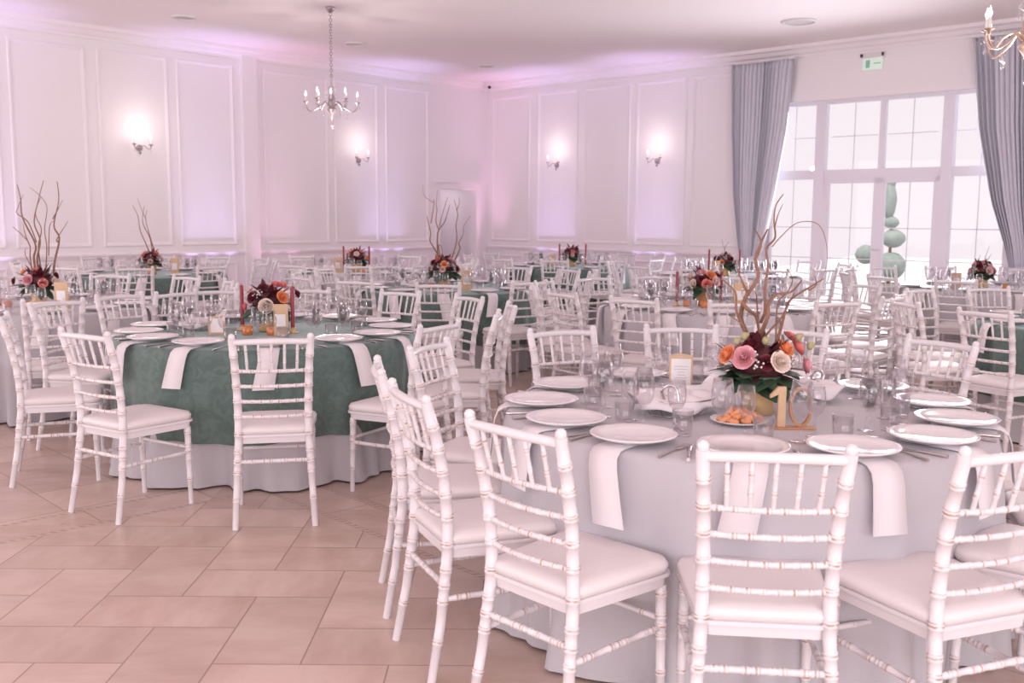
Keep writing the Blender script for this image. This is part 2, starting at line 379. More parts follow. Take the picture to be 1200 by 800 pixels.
# curtains
def curtain(t_edges, tie_z, label, seed):
    """t_edges: list of (z, t_left, t_right) from top to floor"""
    rnd = random.Random(seed); e = TR((t_edges[0][1], .15, 0))
    root = tag(empty('curtain', (e.x, e.y, 0)), label, 'curtain', 'drapes at the garden doors')
    mb = MB(); NU, zs = 130, [t_edges[0][0]-i*(t_edges[0][0]-.02)/44 for i in range(45)]
    folds = 16; ph = [rnd.uniform(-.5, .5) for _ in range(folds+2)]; am = [rnd.uniform(.6, 1.2) for _ in range(folds+2)]
    rings = []
    for z in zs:
        for k in range(len(t_edges)-1):
            if t_edges[k][0] >= z >= t_edges[k+1][0]:
                f = (t_edges[k][0]-z)/(t_edges[k][0]-t_edges[k+1][0]); f = f*f*(3-2*f) if False else f
                a = t_edges[k][1]*(1-f)+t_edges[k+1][1]*f; b = t_edges[k][2]*(1-f)+t_edges[k+1][2]*f
        row = []; w = b-a; g = min(1, w/1.0)
        for i in range(NU+1):
            u = i/NU; x = u*folds; q = int(x)
            s = math.sin(2*PI*x+ph[q]*math.sin(PI*(x-q))**2*2)
            o = .14+(.045+.02*(1-g))*am[q]*s*(1 if z < t_edges[0][0]-.1 else .7)+.02*math.sin(u*9+1)
            row.append(TR((a+u*w+.012*math.sin(x*7), o-.03*0, z))-root.location)
        rings.append(row)
    mb.loft(rings, 0, False, True, False)
    o = mb.build('drape', M['curtain'], root)
    sm = o.modifiers.new('thick', 'SOLIDIFY'); sm.thickness = .004
    k = [k for k in t_edges if abs(k[0]-tie_z) < .01][0]; tb = MB(); c = (k[1]+k[2])/2; hw = (k[2]-k[1])/2+.03
    ring = []
    for i in range(24):
        q = 2*PI*i/24; ring.append((c+hw*math.cos(q), .14+.115*math.sin(q), q))
    rings = [[TR((x, y*(1 if y > .14 else 1), tie_z+dz+.03*math.cos(q)))-root.location for x, y, q in ring] for dz in (-.045, -.03, .03, .045)]
    tb.loft(rings, 0, False); o2 = tb.build('tie_sash', M['sheer'], root); sm = o2.modifiers.new('thick', 'SOLIDIFY'); sm.thickness = .006; sm.offset = 1
    rl = MB(); rl.box(t_edges[0][1]-.03, t_edges[0][2]+.03, .10, .17, COR-.035, COR-.005, T=lambda v: TR(v)-root.location); rl.build('curtain_track', M['plastic'], root)
curtain([(3.95, 5.68, 6.76), (2.9, 5.72, 6.68), (1.85, 5.80, 6.50), (1.2, 5.90, 6.38), (.84, 5.97, 6.30), (.5, 5.92, 6.38), (0, 5.86, 6.46)], .84, 'grey lavender drape tied back at the left of the garden doors', 4)
curtain([(3.95, 9.42, 10.50), (2.74, 9.56, 10.50), (1.76, 9.78, 10.48), (1.2, 9.98, 10.46), (.84, 10.08, 10.42), (.5, 10.02, 10.46), (0, 9.95, 10.52)], .84, 'grey lavender drape tied back at the right edge of the photo', 9)

# exit sign, camera, ceiling fittings
p = TR((7.97, 0, 3.84)); e = tag(empty('exit_sign', (p.x, p.y, 3.72)), 'small green lit emergency exit sign above the garden doors', 'exit sign')
T = lambda v: TR((7.97+v[0], v[1], 3.72+v[2]))-e.location
a = MB(); a.box(-.17, .17, .0, .05, .13, .2, T=T); a.build('housing', M['plastic'], e)
a = MB(); a.box(-.15, .15, .02, .035, -.04, .13, T=T); sgn = a.build('sign_panel', M['exit'], e)
a = MB(); a.box(-.10, -.04, .0355, .038, -.01, .10, T=T); a.box(.02, .12, .0355, .038, .04, .055, T=T); a.build('pictogram', M['exitgreen'], sgn)
a = MB(); [a.box(x-.015, x+.015, .05, .075, .145, .19, T=T) for x in (-.16, .16)]; a.build('bracket', M['black'], e)
e = tag(empty('security_camera', (-.51, 20.25, 3.98)), 'small white security camera with a black lens in the room corner', 'security camera')
a = MB(); a.box(-.13, -.07, -.03, .05, .0, .12); a.tube([(-.1, 0, .06), (-.02, -.05, .06)], .012); a.build('bracket', M['plastic'], e)
a = MB(); a.tube([(-.06, -.02, .06), (.02, -.10, .055)], .035, 12); a.build('camera_body', M['plastic'], e)
a = MB(); a.tube([(.02, -.10, .055), (.035, -.115, .054)], .03, 12); a.ball((.035, -.115, .054), .028); a.build('lens', M['black'], e)
for i, (x, y, r, l) in enumerate([(-4.47, 13.91, .17, 'round grey ceiling speaker grille at upper left of the ceiling'), (-2.46, 15.89, .17, 'round ceiling speaker grille just right of the small chandelier'), (-.49, 18.08, .15, 'small round ceiling speaker grille before the room corner'), (3.85, 13.9, .24, 'large round ceiling vent on the right side of the ceiling')]):
    e = tag(empty('ceiling_vent' if i == 3 else 'ceiling_speaker', (x, y, CEIL)), l, 'ceiling vent' if i == 3 else 'ceiling speaker')
    a = MB(); a.lathe([(r, 0), (r, -.012), (r*.9, -.025), (r*.82, -.02), (r*.82, -.004)], 32); a.build('rim', M['plastic'], e)
    a = MB(); a.lathe([(r*.8, -.006), (r*.55, -.012), (r*.5, -.006), (r*.3, -.01), (.004, -.012)], 32); a.build('grille', M['ventgrey'], e)

# uplights on the floor along the walls
for i, (T, t, col, w, where) in enumerate([(TL, 6.28, (.60, .50, 1), .8, 'left wall before the pilaster'), (TL, 2.75, (.60, .50, 1), .8, 'left wall near the doorway'), (TL, 9.75, (.60, .50, 1), .8, 'left wall at the photo edge'),
                             (TR, 1.85, (.62, .48, 1), .8, 'right wall nearest the corner'), (TR, 4.15, (.62, .48, 1), .8, 'right wall between corner and curtain'), (TL, .0, (1, .45, .8), .6, 'room corner'), (TL, 5.1, (1, .5, .8), .4, 'left wall just past the pilaster')]):
    p = T((t, .25, 0)) if t else Vector((-.51, 20.0, 0))
    wv = WR if T is TR else WL; rz = math.atan2(wv.y, wv.x); hl = .42 if t else .12
    e = tag(empty('uplight', (p.x, p.y, 0), rz), 'small black floor uplight bar washing the ' + where, 'uplight', 'coloured uplights along the walls')
    a = MB(); a.box(-hl, hl, -.04, .04, .03, .13); a.box(-hl-.015, -hl, -.05, .05, 0, .14); a.box(hl, hl+.015, -.05, .05, 0, .14); a.build('lamp_housing', M['black'], e)
    a = MB(); a.box(-hl+.01, hl-.01, -.03, .03, .13, .133); a.build('lens', M['purple'], e)
    for k in ((-1, 0, 1) if t else (0,)):
        ld = bpy.data.lights.new('uplight_beam', 'SPOT'); ld.energy = (115 if t else 270)*w; ld.color = col; ld.spot_size = R_(40); ld.spot_blend = 1.0; ld.shadow_soft_size = .04
        lo = bpy.data.objects.new('uplight_beam', ld); COL.objects.link(lo); lo.location = (p.x+wv.x*.33*k, p.y+wv.y*.33*k, .16); lo.rotation_euler = (PI, 0, 0)

# ------------------------------------------------------------------ chandeliers and sconces
def point(loc, e, r=.03, col=(1, .86, .78)):
    ld = bpy.data.lights.new('bulb_or_fill_light', 'POINT'); ld.energy = e; ld.shadow_soft_size = r; ld.color = col
    lo = bpy.data.objects.new('bulb_or_fill_light', ld); COL.objects.link(lo); lo.location = loc
def drop_mb(mb, x, y, z, s=1.):
    mb.lathe([(.001, 0), (.004*s, -.006*s), (.001, -.012*s)], 6, (x, y, z)); mb.lathe([(.001, 0), (.004*s, -.006*s), (.001, -.012*s)], 6, (x, y, z-.014*s))
    mb.lathe([(.001, 0), (.012*s, -.035*s), (.008*s, -.047*s), (.001, -.052*s)], 6, (x, y, z-.028*s))
def candle_parts(e, x, y, z, metal, lit=.0):
    c = MB(); c.lathe([(.004, -.03), (.012, -.025), (.012, -.01), (.034, 0), (.036, .006), (.012, .006), (.012, .012)], 12, (x, y, z)); cup = c.build('candle_cup', metal, e)
    c = MB(); c.lathe([(.011, .012), (.011, .075), (.003, .077)], 10, (x, y, z)); c.build('candle_sleeve', M['sleeve'], cup)
    c = MB(); c.lathe([(.006, .077), (.014, .095), (.013, .108), (.006, .13), (.001, .148)], 10, (x, y, z)); c.build('bulb', M['flame'], cup)
    return cup
def chandelier(x, y, n, rot, label, metal, drop=0.):
    e = tag(empty('chandelier', (x, y, CEIL-drop), rot), label, 'chandelier', 'crystal chandeliers')
    a = MB(); a.lathe([(.001, 0), (.06, 0), (.06, -.02), (.04, -.05), (.015, -.07), (.001, -.075)], 16, (0, 0, drop)); a.build('canopy', metal, e)
    ch = MB(); zz = -.07+drop
    while zz > -.86:
        k = int(round(zz/.0349)) % 2
        ring = [(math.cos(q*PI/4)*(.016 if not k else 0), math.cos(q*PI/4)*(.016 if k else 0), zz-.02+.022*math.sin(q*PI/4)) for q in range(9)]
        ch.tube(ring, .0048, 5, cap=False); zz -= .035
    ch.build('chain', metal, e)
    b = MB(); b.lathe([(.004, -.84), (.014, -.86), (.02, -.90), (.014, -.98), (.05, -1.0), (.075, -1.03), (.03, -1.06), (.02, -1.09)], 16); b.build('glass_column', M['crystal'], e)
    b = MB(); b.lathe([(.02, -1.09), (.03, -1.10), (.045, -1.14), (.045, -1.18), (.02, -1.23), (.03, -1.25), (.055, -1.27), (.06, -1.29), (.03, -1.33), (.02, -1.36), (.006, -1.41), (.001, -1.43)], 16); b.build('body', metal, e)
    for k in range(n):
        q = 2*PI*k/n; up_ = .03 if k % 2 else 0; rr = .33 if k % 2 == 0 else .25
        pts = smooth_path([(math.cos(q)*r, math.sin(q)*r, z) for r, z in ((.04, -1.24), (.09, -1.19), (.15, -1.25+up_), (rr*.78, -1.31+up_), (rr*.95, -1.28+up_), (rr, -1.22+up_))], 4)
        a = MB(); a.tube(pts, .008, 8); arm = a.build('arm', metal, e)
        cup = candle_parts(e, math.cos(q)*rr, math.sin(q)*rr, -1.195+up_, metal)
        for dq, dr, dz, ds in ((0, 1.08, -1.20, 1.), (0, .6, -1.30, 1.25), (.2, .93, -1.21, .9)):
            d = MB(); drop_mb(d, math.cos(q+dq)*rr*dr, math.sin(q+dq)*rr*dr, dz+up_, ds); d.build('crystal_drop', M['crystal'], e)
    for k in range(12):
        q = 2*PI*k/12; d = MB(); drop_mb(d, math.cos(q)*.07, math.sin(q)*.07, -1.04, .8); d.build('crystal_drop', M['crystal'], e)
    d = MB(); drop_mb(d, 0, 0, -1.42, 1.3); d.build('crystal_drop', M['crystal'], e)
    point((x, y, CEIL-drop-1.52), 34, .06)
chandelier(-2.36, 13.2, 8, .15, 'small crystal chandelier hanging on a long chain at upper left', M['silver'])
chandelier(3.31, 6.6, 8, .35, 'larger crystal chandelier cut off by the right photo edge', M['champagne'], .26)
def sconce(T, t, side, label):
    p = T((t, 0, 2.5)); w, n = (WR, NR) if side == 'R' else (WL, NL)
    rz = math.atan2(n.y, n.x)-PI/2
    e = tag(empty('wall_sconce', (p.x, p.y, 2.5), rz), label, 'wall sconce', 'two-candle crystal wall sconces')
    a = MB(); a.tube([(0, 0, -.02), (0, .02, -.02)], .05, 16); a.ball((0, .03, -.02), .03, mi=0); a.lathe([(.02, -.08), (.012, -.1), (.001, -.12)], 10, (0, .035, 0)); a.build('wall_plate', M['silver'], e)
    for s in (-1, 1):
        a = MB(); a.tube(smooth_path([(0, .04, -.02), (s*.04, .08, .02), (s*.08, .11, -.03), (s*.12, .12, -.03), (s*.13, .12, .02)], 4), .006, 8); a.build('arm', M['silver'], e)
        candle_parts(e, s*.13, .12, .03, M['silver'])
        d = MB(); drop_mb(d, s*.13, .12, .0, 1.); d.build('crystal_drop', M['crystal'], e)
    q = T((t, .33, 2.80)); point((q.x, q.y, q.z), 3.4, .14, (1, .88, .80))
sconce(TL, 7.40, 'L', 'two-arm crystal wall sconce in the left panel before the pilaster')
sconce(TL, 3.30, 'L', 'two-arm crystal wall sconce right of the small chandelier')
sconce(TR, 1.85, 'R', 'two-arm crystal wall sconce on the right wall nearest the corner')
sconce(TR, 4.17, 'R', 'two-arm crystal wall sconce on the right wall nearest the curtain')

# ------------------------------------------------------------------ chiavari chair
def bamboo(mb, pts, r, nodes, seg=10, hi=True):
    """a turned stick along pts; nodes = parameters 0..1 of the gilt-lined bamboo rings"""
    pts = [Vector(p) for p in pts]; L = [0]
    for a, b in zip(pts, pts[1:]): L.append(L[-1]+(b-a).length)
    tot = L[-1]; rr = r if hasattr(r, '__call__') else (lambda s: r)
    def at(s):
        s = min(max(s, 0), tot)
        for k in range(len(L)-1):
            if s <= L[k+1]+1e-9: return pts[k]+(pts[k+1]-pts[k])*((s-L[k])/max(1e-9, L[k+1]-L[k]))
        return pts[-1]
    st = [(l, 1., 0) for l in L]
    for n in nodes:
        c = n*tot
        if hi:
            for d, k, m in ((-.011, 1., 0), (-.009, 1.13, 0), (-.0028, 1.14, 1), (-.0012, 1.03, 1), (.0012, 1.03, 1), (.0028, 1.14, 0), (.009, 1.13, 1), (.011, 1., 0)):
                st.append((c+d, k, m))
        else:
            for d, k, m in ((-.007, 1., 0), (0, 1.2, 0), (.007, 1., 0)): st.append((c+d, k, m))
    keep = []
    for l, k, m in st:
        if k == 1. and m == 0 and l in L and any(abs(l-n*tot) < .012 for n in nodes): continue
        keep.append((l, k, m))
    keep = sorted([q for q in keep if -1e-6 <= q[0] <= tot+1e-6], key=lambda q: q[0])
    P_ = [at(q[0]) for q in keep]; RR = [rr(q[0]/tot)*q[1] for q in keep]; ms = [q[2] for q in keep][:-1]
    # directions from the smooth path, so close rings do not kink
    rings = []; ref = None
    for (l, k, m), p, rad in zip(keep, P_, RR):
        t = (at(l+.02)-at(l-.02)).normalized()
        if ref is None: ref = Vector((1, 0, 0)) if abs(t.x) < .8 else Vector((0, 1, 0))
        u = (ref-t*ref.dot(t)).normalized(); w = t.cross(u); ref = u
        rings.append([p+(u*math.cos(2*PI*i/seg)+w*math.sin(2*PI*i/seg))*rad for i in range(seg)])
    mb.loft(rings, ms, True)

def trapez(w0, w1, d, z, rad=.05, n=6, yc=0.):
    """rounded outline: front (+y) half width w0, back (-y) half width w1, half depth d"""
    out = []
    for sx, sy, a0 in ((1, 1, 0), (-1, 1, 90), (-1, -1, 180), (1, -1, 270)):
        w = w0 if sy > 0 else w1
        for k in range(n+1):
            a = R_(a0+90*k/n); out.append((sx*(w-rad)+rad*math.cos(a), yc+sy*(d-rad)+rad*math.sin(a), z))
    # bow the front edge
    return [(x, y+(.018*(1-(x/w0)**2) if y > 0 else 0), z) for x, y, z in out]

POST = [(.188, -.262, 0), (.178, -.225, .2), (.166, -.198, .42), (.164, -.196, .52), (.167, -.208, .66), (.173, -.236, .80), (.180, -.268, .905), (.181, -.272, .925)]
def post_at(z):
    for a, b in zip(POST, POST[1:]):
        if a[2] <= z <= b[2]:
            f = (z-a[2])/(b[2]-a[2]); return [a[i]+(b[i]-a[i])*f for i in range(3)]
    return list(POST[-1])
def chair_shapes(hi, sink):
    seg = 10 if hi else 6
    c = sink('seat_cushion', 1)
    c.loft([trapez(.198, .170, .196, .448, .05), trapez(.208, .180, .206, .456, .055), trapez(.210, .182, .208, .472, .055), trapez(.202, .174, .20, .486, .055), trapez(.17, .145, .168, .494, .055), trapez(.10, .09, .10, .498, .05)], 2, True)
    f = sink('seat_frame')
    f.loft([trapez(.196, .165, .192, .405, .03), trapez(.198, .167, .196, .435, .03), trapez(.208, .174, .206, .438, .035), trapez(.208, .174, .206, .449, .035)], 0, True, False)
    for s in (-1, 1):
        l = sink('leg')
        bamboo(l, [(s*.187, .182, 0), (s*.185, .178, .2), (s*.183, .175, .41)], lambda q: .0125+.0045*q, [.32, .60, .68, .76, .93], seg, hi)
    for s in (-1, 1):
        l = sink('back_post'); pts = [(s*a, b, z) for a, b, z in POST]
        bamboo(l, pts, lambda q: .0145+.0045*min(1, q*2.2)-.0022*max(0, q-.6), [.15, .29, .345, .40, .49, .585, .665, .745, .825, .91], seg, hi)
        p = pts[-1]; l.ball((p[0], p[1], p[2]+.008), .0165, 8, 5)
    def rail(z, r, bow, nodes, name, lift=0.):
        a = post_at(z); l = sink(name); pts = []
        for k in range(9):
            u = -1+2*k/8; pts.append((u*a[0], a[1]-bow*(1-u*u), z+lift*(1-u*u)))
        bamboo(l, pts, r, nodes, 8 if hi else 5, hi)
    rail(.906, .0145, .022, [], 'top_rail', .006)
    for z in (.765, .69, .615, .54):
        rail(z, .0085, .024, [.1, .22, .34, .46, .58, .70, .82, .92] if hi else [.2, .5, .8], 'cross_rail')
    for k in range(5):
        u = (k-2)*.335; a, b = post_at(.765), post_at(.906)
        l = sink('spindle'); bamboo(l, [(u*a[0], a[1]-.024*(1-u*u), .765), (u*b[0], b[1]-.022*(1-u*u), .908)], .0068, [.33, .70] if hi else [.5], 8 if hi else 5, hi)
    a = post_at(.32); l = sink('stretcher'); bamboo(l, [(-a[0], a[1], .32), (a[0], a[1], .32)], .010, [.12, .2, .36, .44, .56, .64, .8, .88] if hi else [.2, .5, .8], 8 if hi else 5, hi)
    l = sink('stretcher'); bamboo(l, [(-.184, .178, .30), (.184, .178, .30)], .009, [.2, .8] if hi else [], 8 if hi else 5, hi)
    for s in (-1, 1):
        a = post_at(.275); l = sink('stretcher'); bamboo(l, [(s*a[0], a[1], .275), (s*.184, .178, .275)], .010, [.12, .2, .42, .5, .58, .8, .88] if hi else [.2, .5, .8], 8 if hi else 5, hi)
CM = [M['paint'], M['gilt'], M['cushion']]
near_parts = []
def sink_near(name, *a):
    mb = MB(); near_parts.append((name, mb)); return mb
chair_shapes(True, sink_near)
near_parts = [(n, mb.mesh(n, CM)) for n, mb in near_parts]
far_mb = MB(); chair_shapes(False, lambda *a: far_mb); far_mesh = far_mb.mesh('chiavari_chair', CM)
# face the chair along +Y (towards the table)
def place_chair(x, y, face, near, label, group):
    rz = face-PI/2
    if near:
        e = empty('chiavari_chair', (x, y, 0), rz)
        for n, me in near_parts: inst(me, n, e)
    else: e = inst(far_mesh, 'chiavari_chair', None, (x, y, 0), (0, 0, rz))
    tag(e, label, 'chair', group)

# ------------------------------------------------------------------ tables, cloths
ZT = .772; RT = .90
def fold_fn(seed):
    r = random.Random(seed); cs = [(n, r.uniform(0, 2*PI), r.uniform(.5, 1)) for n in (5, 9, 14, 19, 27)]
    def f(th):
        v = sum(a*math.sin(n*th+p+.7*math.sin(3*th+p)) for n, p, a in cs)/2.2
        return max(-1.2, min(1.3, v))
    return f
def cloth_mb(seed, zb, off, flare, hem=0., fs=1.):
    f = fold_fn(seed); mb = MB(); N = 220; rings = []; r2 = random.Random(seed+5)
    hemf = [r2.uniform(0, 6) for _ in range(3)]
    for r in (.02, .3, .6, .82): rings.append([((r)*math.cos(2*PI*i/N), r*math.sin(2*PI*i/N), ZT+off*.25) for i in range(N)])
    for k in range(4):
        a = k/3*PI/2; rings.append([((RT-.02+(.02+off)*math.sin(a))*math.cos(2*PI*i/N), (RT-.02+(.02+off)*math.sin(a))*math.sin(2*PI*i/N), ZT+off*.25-.02*(1-math.cos(a))) for i in range(N)])
    steps = 14
    for k in range(1, steps+1):
        q = k/steps; row = []
        for i in range(N):
            th = 2*PI*i/N; zbb = zb+hem*math.sin(3*th+hemf[0])*.5+hem*.5*math.sin(8*th+hemf[1]); z = (ZT-.02)*(1-q)+zbb*q
            dep = (ZT-z)/ZT; amp = fs*(.058 if flare else .05)*dep**.8
            r = RT+off+.014+.016*dep+amp*f(th)+fs*flare*dep**3*(.3+1.3*math.sin(15*th+2*f(th)))
            row.append((r*math.cos(th), r*math.sin(th), z))
        rings.append(row)
    mb.loft(rings, 0, False); 
    return mb

def position_phrase(k):
    if k == 0: return 'seat nearest camera'
    s = 'right' if k > 0 else 'left'
    o = ['', 'first', 'second', 'third', 'fourth', 'fifth', 'sixth', 'seventh'][abs(k)]
    return '%s seat %s' % (o, s)

# glassware, china, cutlery meshes (shared)
def wine_mesh(k, name):
    mb = MB(); mb.lathe([(.001, .002), (.034*k, .001), (.035*k, .003), (.012*k, .006), (.0045, .014), (.0038, .05*k), (.0042, .076*k), (.010*k, .084*k), (.026*k, .098*k), (.036*k, .120*k), (.0385*k, .142*k), (.037*k, .165*k), (.0315*k, .205*k), (.0306*k, .2052*k), (.036*k, .165*k), (.0375*k, .142*k), (.035*k, .121*k), (.024*k, .100*k), (.007*k, .089*k), (.001, .087*k)], 20)
    return mb.mesh(name, [M['glass']])
W1 = wine_mesh(1.0, 'wine_glass'); W2 = wine_mesh(.86, 'small_wine_glass')
mb = MB(); mb.lathe([(.001, .001), (.031, .001), (.032, .004), (.036, .088), (.035, .0885), (.031, .012), (.001, .010)], 20); TU = mb.mesh('water_tumbler', [M['glass']])
mb = MB(); mb.lathe([(.002, 0), (.080, 0), (.085, .004), (.118, .012), (.143, .022), (.1435, .025), (.140, .026), (.108, .017), (.095, .013), (.002, .011)], 40); PL = mb.mesh('dinner_plate', [M['china']])
def strip(mb, path, widths, th=.003):
    """a flat folded strip following (r, z) path"""
    rings = []
    for k, ((r, z), w) in enumerate(zip(path, widths)):
        a = path[max(0, k-1)]; b = path[min(len(path)-1, k+1)]; d = Vector((b[0]-a[0], b[1]-a[1])).normalized(); n = Vector((-d.y, d.x))
        if n.y < 0 and abs(n.y) > .3: n = -n
        if abs(n.y) <= .3 and n.x < 0: n = -n
        rings.append([(r+n.x*th, -w, z+n.y*th), (r+n.x*th*1.8, 0, z+n.y*th*1.8), (r+n.x*th, w, z+n.y*th), (r, w, z), (r, -w, z)])
    mb.loft(rings, 0, True, True)
napkins = []
for v in range(3):
    mb = MB(); r = random.Random(v); L = (.20, .23, .21)[v]; tw = (.0, .012, -.01)[v]
    path = [(.68, .001), (.80, .001), (.88, .001), (.905, -.002), (.93, -.018), (.942, -.05), (.952, -.12), (.962, -L)]
    strip(mb, path, [.045, .05, .052, .052, .052, .053, .055, .058])
    mb.v = [(x, y+tw*max(0, -z)/L*4, z) for x, y, z in mb.v]
    # doubled hem layer
    napkins.append(mb.mesh('napkin', [M['napkin']]))
mb = MB()   # fork lying along +X (tines outward = -X towards the table centre)
mb.tube([(.095, 0, .003), (.0, 0, .004), (-.02, 0, .006)], [.006, .0028, .003], 6)
mb.loft([[(-.02, -.003, .005), (-.02, .003, .005), (-.02, .003, .007), (-.02, -.003, .007)], [(-.035, -.010, .004), (-.035, .010, .004), (-.035, .010, .006), (-.035, -.010, .006)], [(-.055, -.011, .004), (-.055, .011, .004), (-.055, .011, .006), (-.055, -.011, .006)]], 0)
for k in range(4):
    y = -.0095+k*.0063; mb.tube([(-.054, y, .005), (-.075, y, .006), (-.098, y, .010)], [.0018, .0016, .0007], 5)
FORK = mb.mesh('fork', [M['steel']])
mb = MB(); mb.tube([(.095, 0, .004), (.05, 0, .0045), (0, 0, .004)], [.0065, .006, .0045], 6)
mb.loft([[(0, -.004, .002), (0, .004, .002), (0, .004, .005), (0, -.004, .005)], [(-.03, -.009, .002), (-.03, .006, .002), (-.03, .006, .004), (-.03, -.009, .003)], [(-.09, -.010, .002), (-.09, .006, .002), (-.09, .006, .004), (-.09, -.010, .003)], [(-.118, .003, .002), (-.118, .006, .002), (-.118, .006, .003), (-.118, .003, .003)]], 0)
KNIFE = mb.mesh('knife', [M['steel']])

def banquet_table(key, x, y, green, seats, nm, chairs_r=1.24, near=True, glasses=3, cutlery=False, over={}, skip=(), seed=1, fs=1.):
    e = tag(empty('banquet_table', (x, y, 0)), 'round banquet table hidden under the cloth of the ' + nm, 'table', 'round banquet tables')
    a = MB(); a.lathe([(.01, .738), (RT-.03, .738), (RT-.02, .745), (RT-.02, .76), (RT-.03, .766), (.01, .766)], 48); a.build('tabletop', M['darkwood'], e)
    for k in range(4):
        q = PI/4+k*PI/2; l = MB(); l.tube([(math.cos(q)*.55, math.sin(q)*.55, 0), (math.cos(q)*.5, math.sin(q)*.5, .74)], .016, 8); l.build('leg', M['darkwood'], e)
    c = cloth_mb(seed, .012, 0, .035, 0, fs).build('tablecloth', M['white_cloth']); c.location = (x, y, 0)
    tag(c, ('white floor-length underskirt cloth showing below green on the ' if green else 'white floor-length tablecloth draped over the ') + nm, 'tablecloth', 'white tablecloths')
    if green:
        g = cloth_mb(seed, .27, .013, 0, .02, fs).build('overlay_cloth', M['green']); g.location = (x, y, 0)
        tag(g, 'dark green damask overlay cloth draped over the ' + nm, 'tablecloth', 'green overlay cloths')
    z0 = ZT+(.0045 if green else .001)
    # order seats: nearest to the camera = 0, then counted right (counter-clockwise) and left
    az = sorted(seats, key=lambda a: (a+90) % 360); n = len(az)
    idx = {}
    best = min(seats, key=lambda a: abs(((a+90+180) % 360)-180)); order = sorted(seats, key=lambda a: (a-best) % 360)
    for i, a in enumerate(order): idx[a] = i if i <= n//2 else i-n
    for a in seats:
        k = idx[a]; ph = position_phrase(k); q = R_(a); rnd = random.Random(int(a*7)+seed*131)
        ca, sa = math.cos(q), math.sin(q)
        def P3(r, t): return (x+ca*r-sa*t, y+sa*r+ca*t)
        # chair
        if a in over and len(over[a]) == 3: cx, cy, face = over[a]; face = R_(face)
        else:
            cr = chairs_r+rnd.uniform(-.02, .05)+(over[a][0] if a in over else 0); cx, cy = x+ca*cr, y+sa*cr; face = q+PI+R_(rnd.uniform(-6, 6)+(over[a][1] if a in over and len(over[a]) > 1 else 0))
        if not (a in over and len(over[a]) == 3):
            ok = False
            for dq, dr in ((0, 0), (5, 0), (-5, 0), (0, -.08), (9, 0), (-9, 0), (9, -.08), (-9, -.08), (13, -.04), (-13, -.04)):
                qq = q+R_(dq); cx, cy = x+math.cos(qq)*(cr+dr), y+math.sin(qq)*(cr+dr)
                if all((cx-u)**2+(cy-v)**2 > .54**2 for u, v in placed) and all((cx-o['x'])**2+(cy-o['y'])**2 > 1.1**2 for j, o in T.items() if j != key): ok = True; break
            if not ok: print('SKIPCHAIR', nm, a); continue_chair = False
            else: continue_chair = True
        else: continue_chair = True
        if continue_chair and a not in skip and seen(cx, cy, .5):
            placed.append((cx, cy))
            place_chair(cx, cy, face, near, 'white bamboo-style chair at the %s, %s' % (nm, ph), 'chairs around the '+nm)
        if not seen(x+ca*.76, y+sa*.76, ZT, 30, 20): continue
        g = ' on the %s, %s' % (nm, ph)
        X, Y = P3(.765, 0); o = inst(PL, 'dinner_plate', None, (X, Y, z0+.0085)); tag(o, 'white dinner plate'+g, 'plate', 'dinner plates on the '+nm)
        o = inst(napkins[rnd.randrange(3)], 'napkin', None, (x+ca*(.016 if green else 0), y+sa*(.016 if green else 0), z0+.002), (0, 0, q+R_(rnd.uniform(-1.5, 1.5)))); tag(o, 'hanging white napkin'+g, 'napkin', 'napkins on the '+nm)
        if cutlery:
            X, Y = P3(.80, .168); tag(inst(FORK, 'fork', None, (X, Y, z0), (0, 0, q+R_(3))), 'steel fork'+g, 'fork', 'forks on the '+nm)
            X, Y = P3(.80, -.163); tag(inst(KNIFE, 'knife', None, (X, Y, z0), (0, 0, q)), 'steel knife'+g, 'knife', 'knives on the '+nm)
        for me, r, t, nmg in ((W1, .575, -.07, 'wine glass'), (W2, .52, .015, 'small wine glass'), (TU, .575, .075, 'water tumbler'))[:glasses]:
            X, Y = P3(r+rnd.uniform(-.008, .008), t+rnd.uniform(-.008, .008))
            if not seen(X, Y, ZT, 10, 0): continue
            tag(inst(me, nmg.replace(' ', '_'), None, (X, Y, z0)), ('large clear ' if me is W1 else 'clear ')+nmg+g, 'glass', nmg+'s on the '+nm)

placed = []
def even(n, ph): return [round(ph+360*k/n-(360 if ph+360*k/n > 180 else 0), 1) for k in range(n)]
T = {}
T[1] = dict(x=.88, y=3.78, green=False, nm='near white table', seats=[148, 178, -154, -129, -102, -76, -49, -22, 4, 31, 60, 89, 115], cutlery=True, seed=11, chairs_r=1.17, fs=.85,
            over={-129: (.20, 2.89, 44), -154: (-.09, 3.33, 24), 178: (-.24, 3.82, 10), -102: (.69, 2.70, 84), -76: (1.19, 2.72, 111), 4: (2.02, 3.98, 188), 115: (.37, 4.79, -65), 89: (.88, 4.94, -92), -49: (1.66, 3.0, 136), 148: (-.12, 4.32, -22)})
T[2] = dict(x=-1.53, y=6.22, green=True, nm='front green table', seats=[-76, -46, -20, 9, 37, 64, 92, 120, 146, 172, -160, -134, -106], cutlery=True, seed=22, chairs_r=1.24,
            over={-76: (-1.19, 4.92, 102), -106: (-1.93, 5.02, 58), -134: (-2.58, 5.62, 22), -46: (-.62, 5.40, 150), -20: (-.36, 5.85, 178)}, skip=(-160,))
T[3] = dict(x=-.68, y=10.15, green=True, nm='middle green table', seats=even(12, -88), seed=33, over={-88: (-.64, 8.72, 92)})
T[4] = dict(x=-4.45, y=12.2, green=True, nm='far left green table', seats=even(12, -75), seed=44, near=False, glasses=2)
T[5] = dict(x=-3.8, y=7.9, green=False, nm='white table at left edge', seats=even(12, -60), seed=55)
T[6] = dict(x=-2.02, y=12.95, green=False, nm='white table by the left wall', seats=even(12, -80), seed=66, near=False, glasses=2)
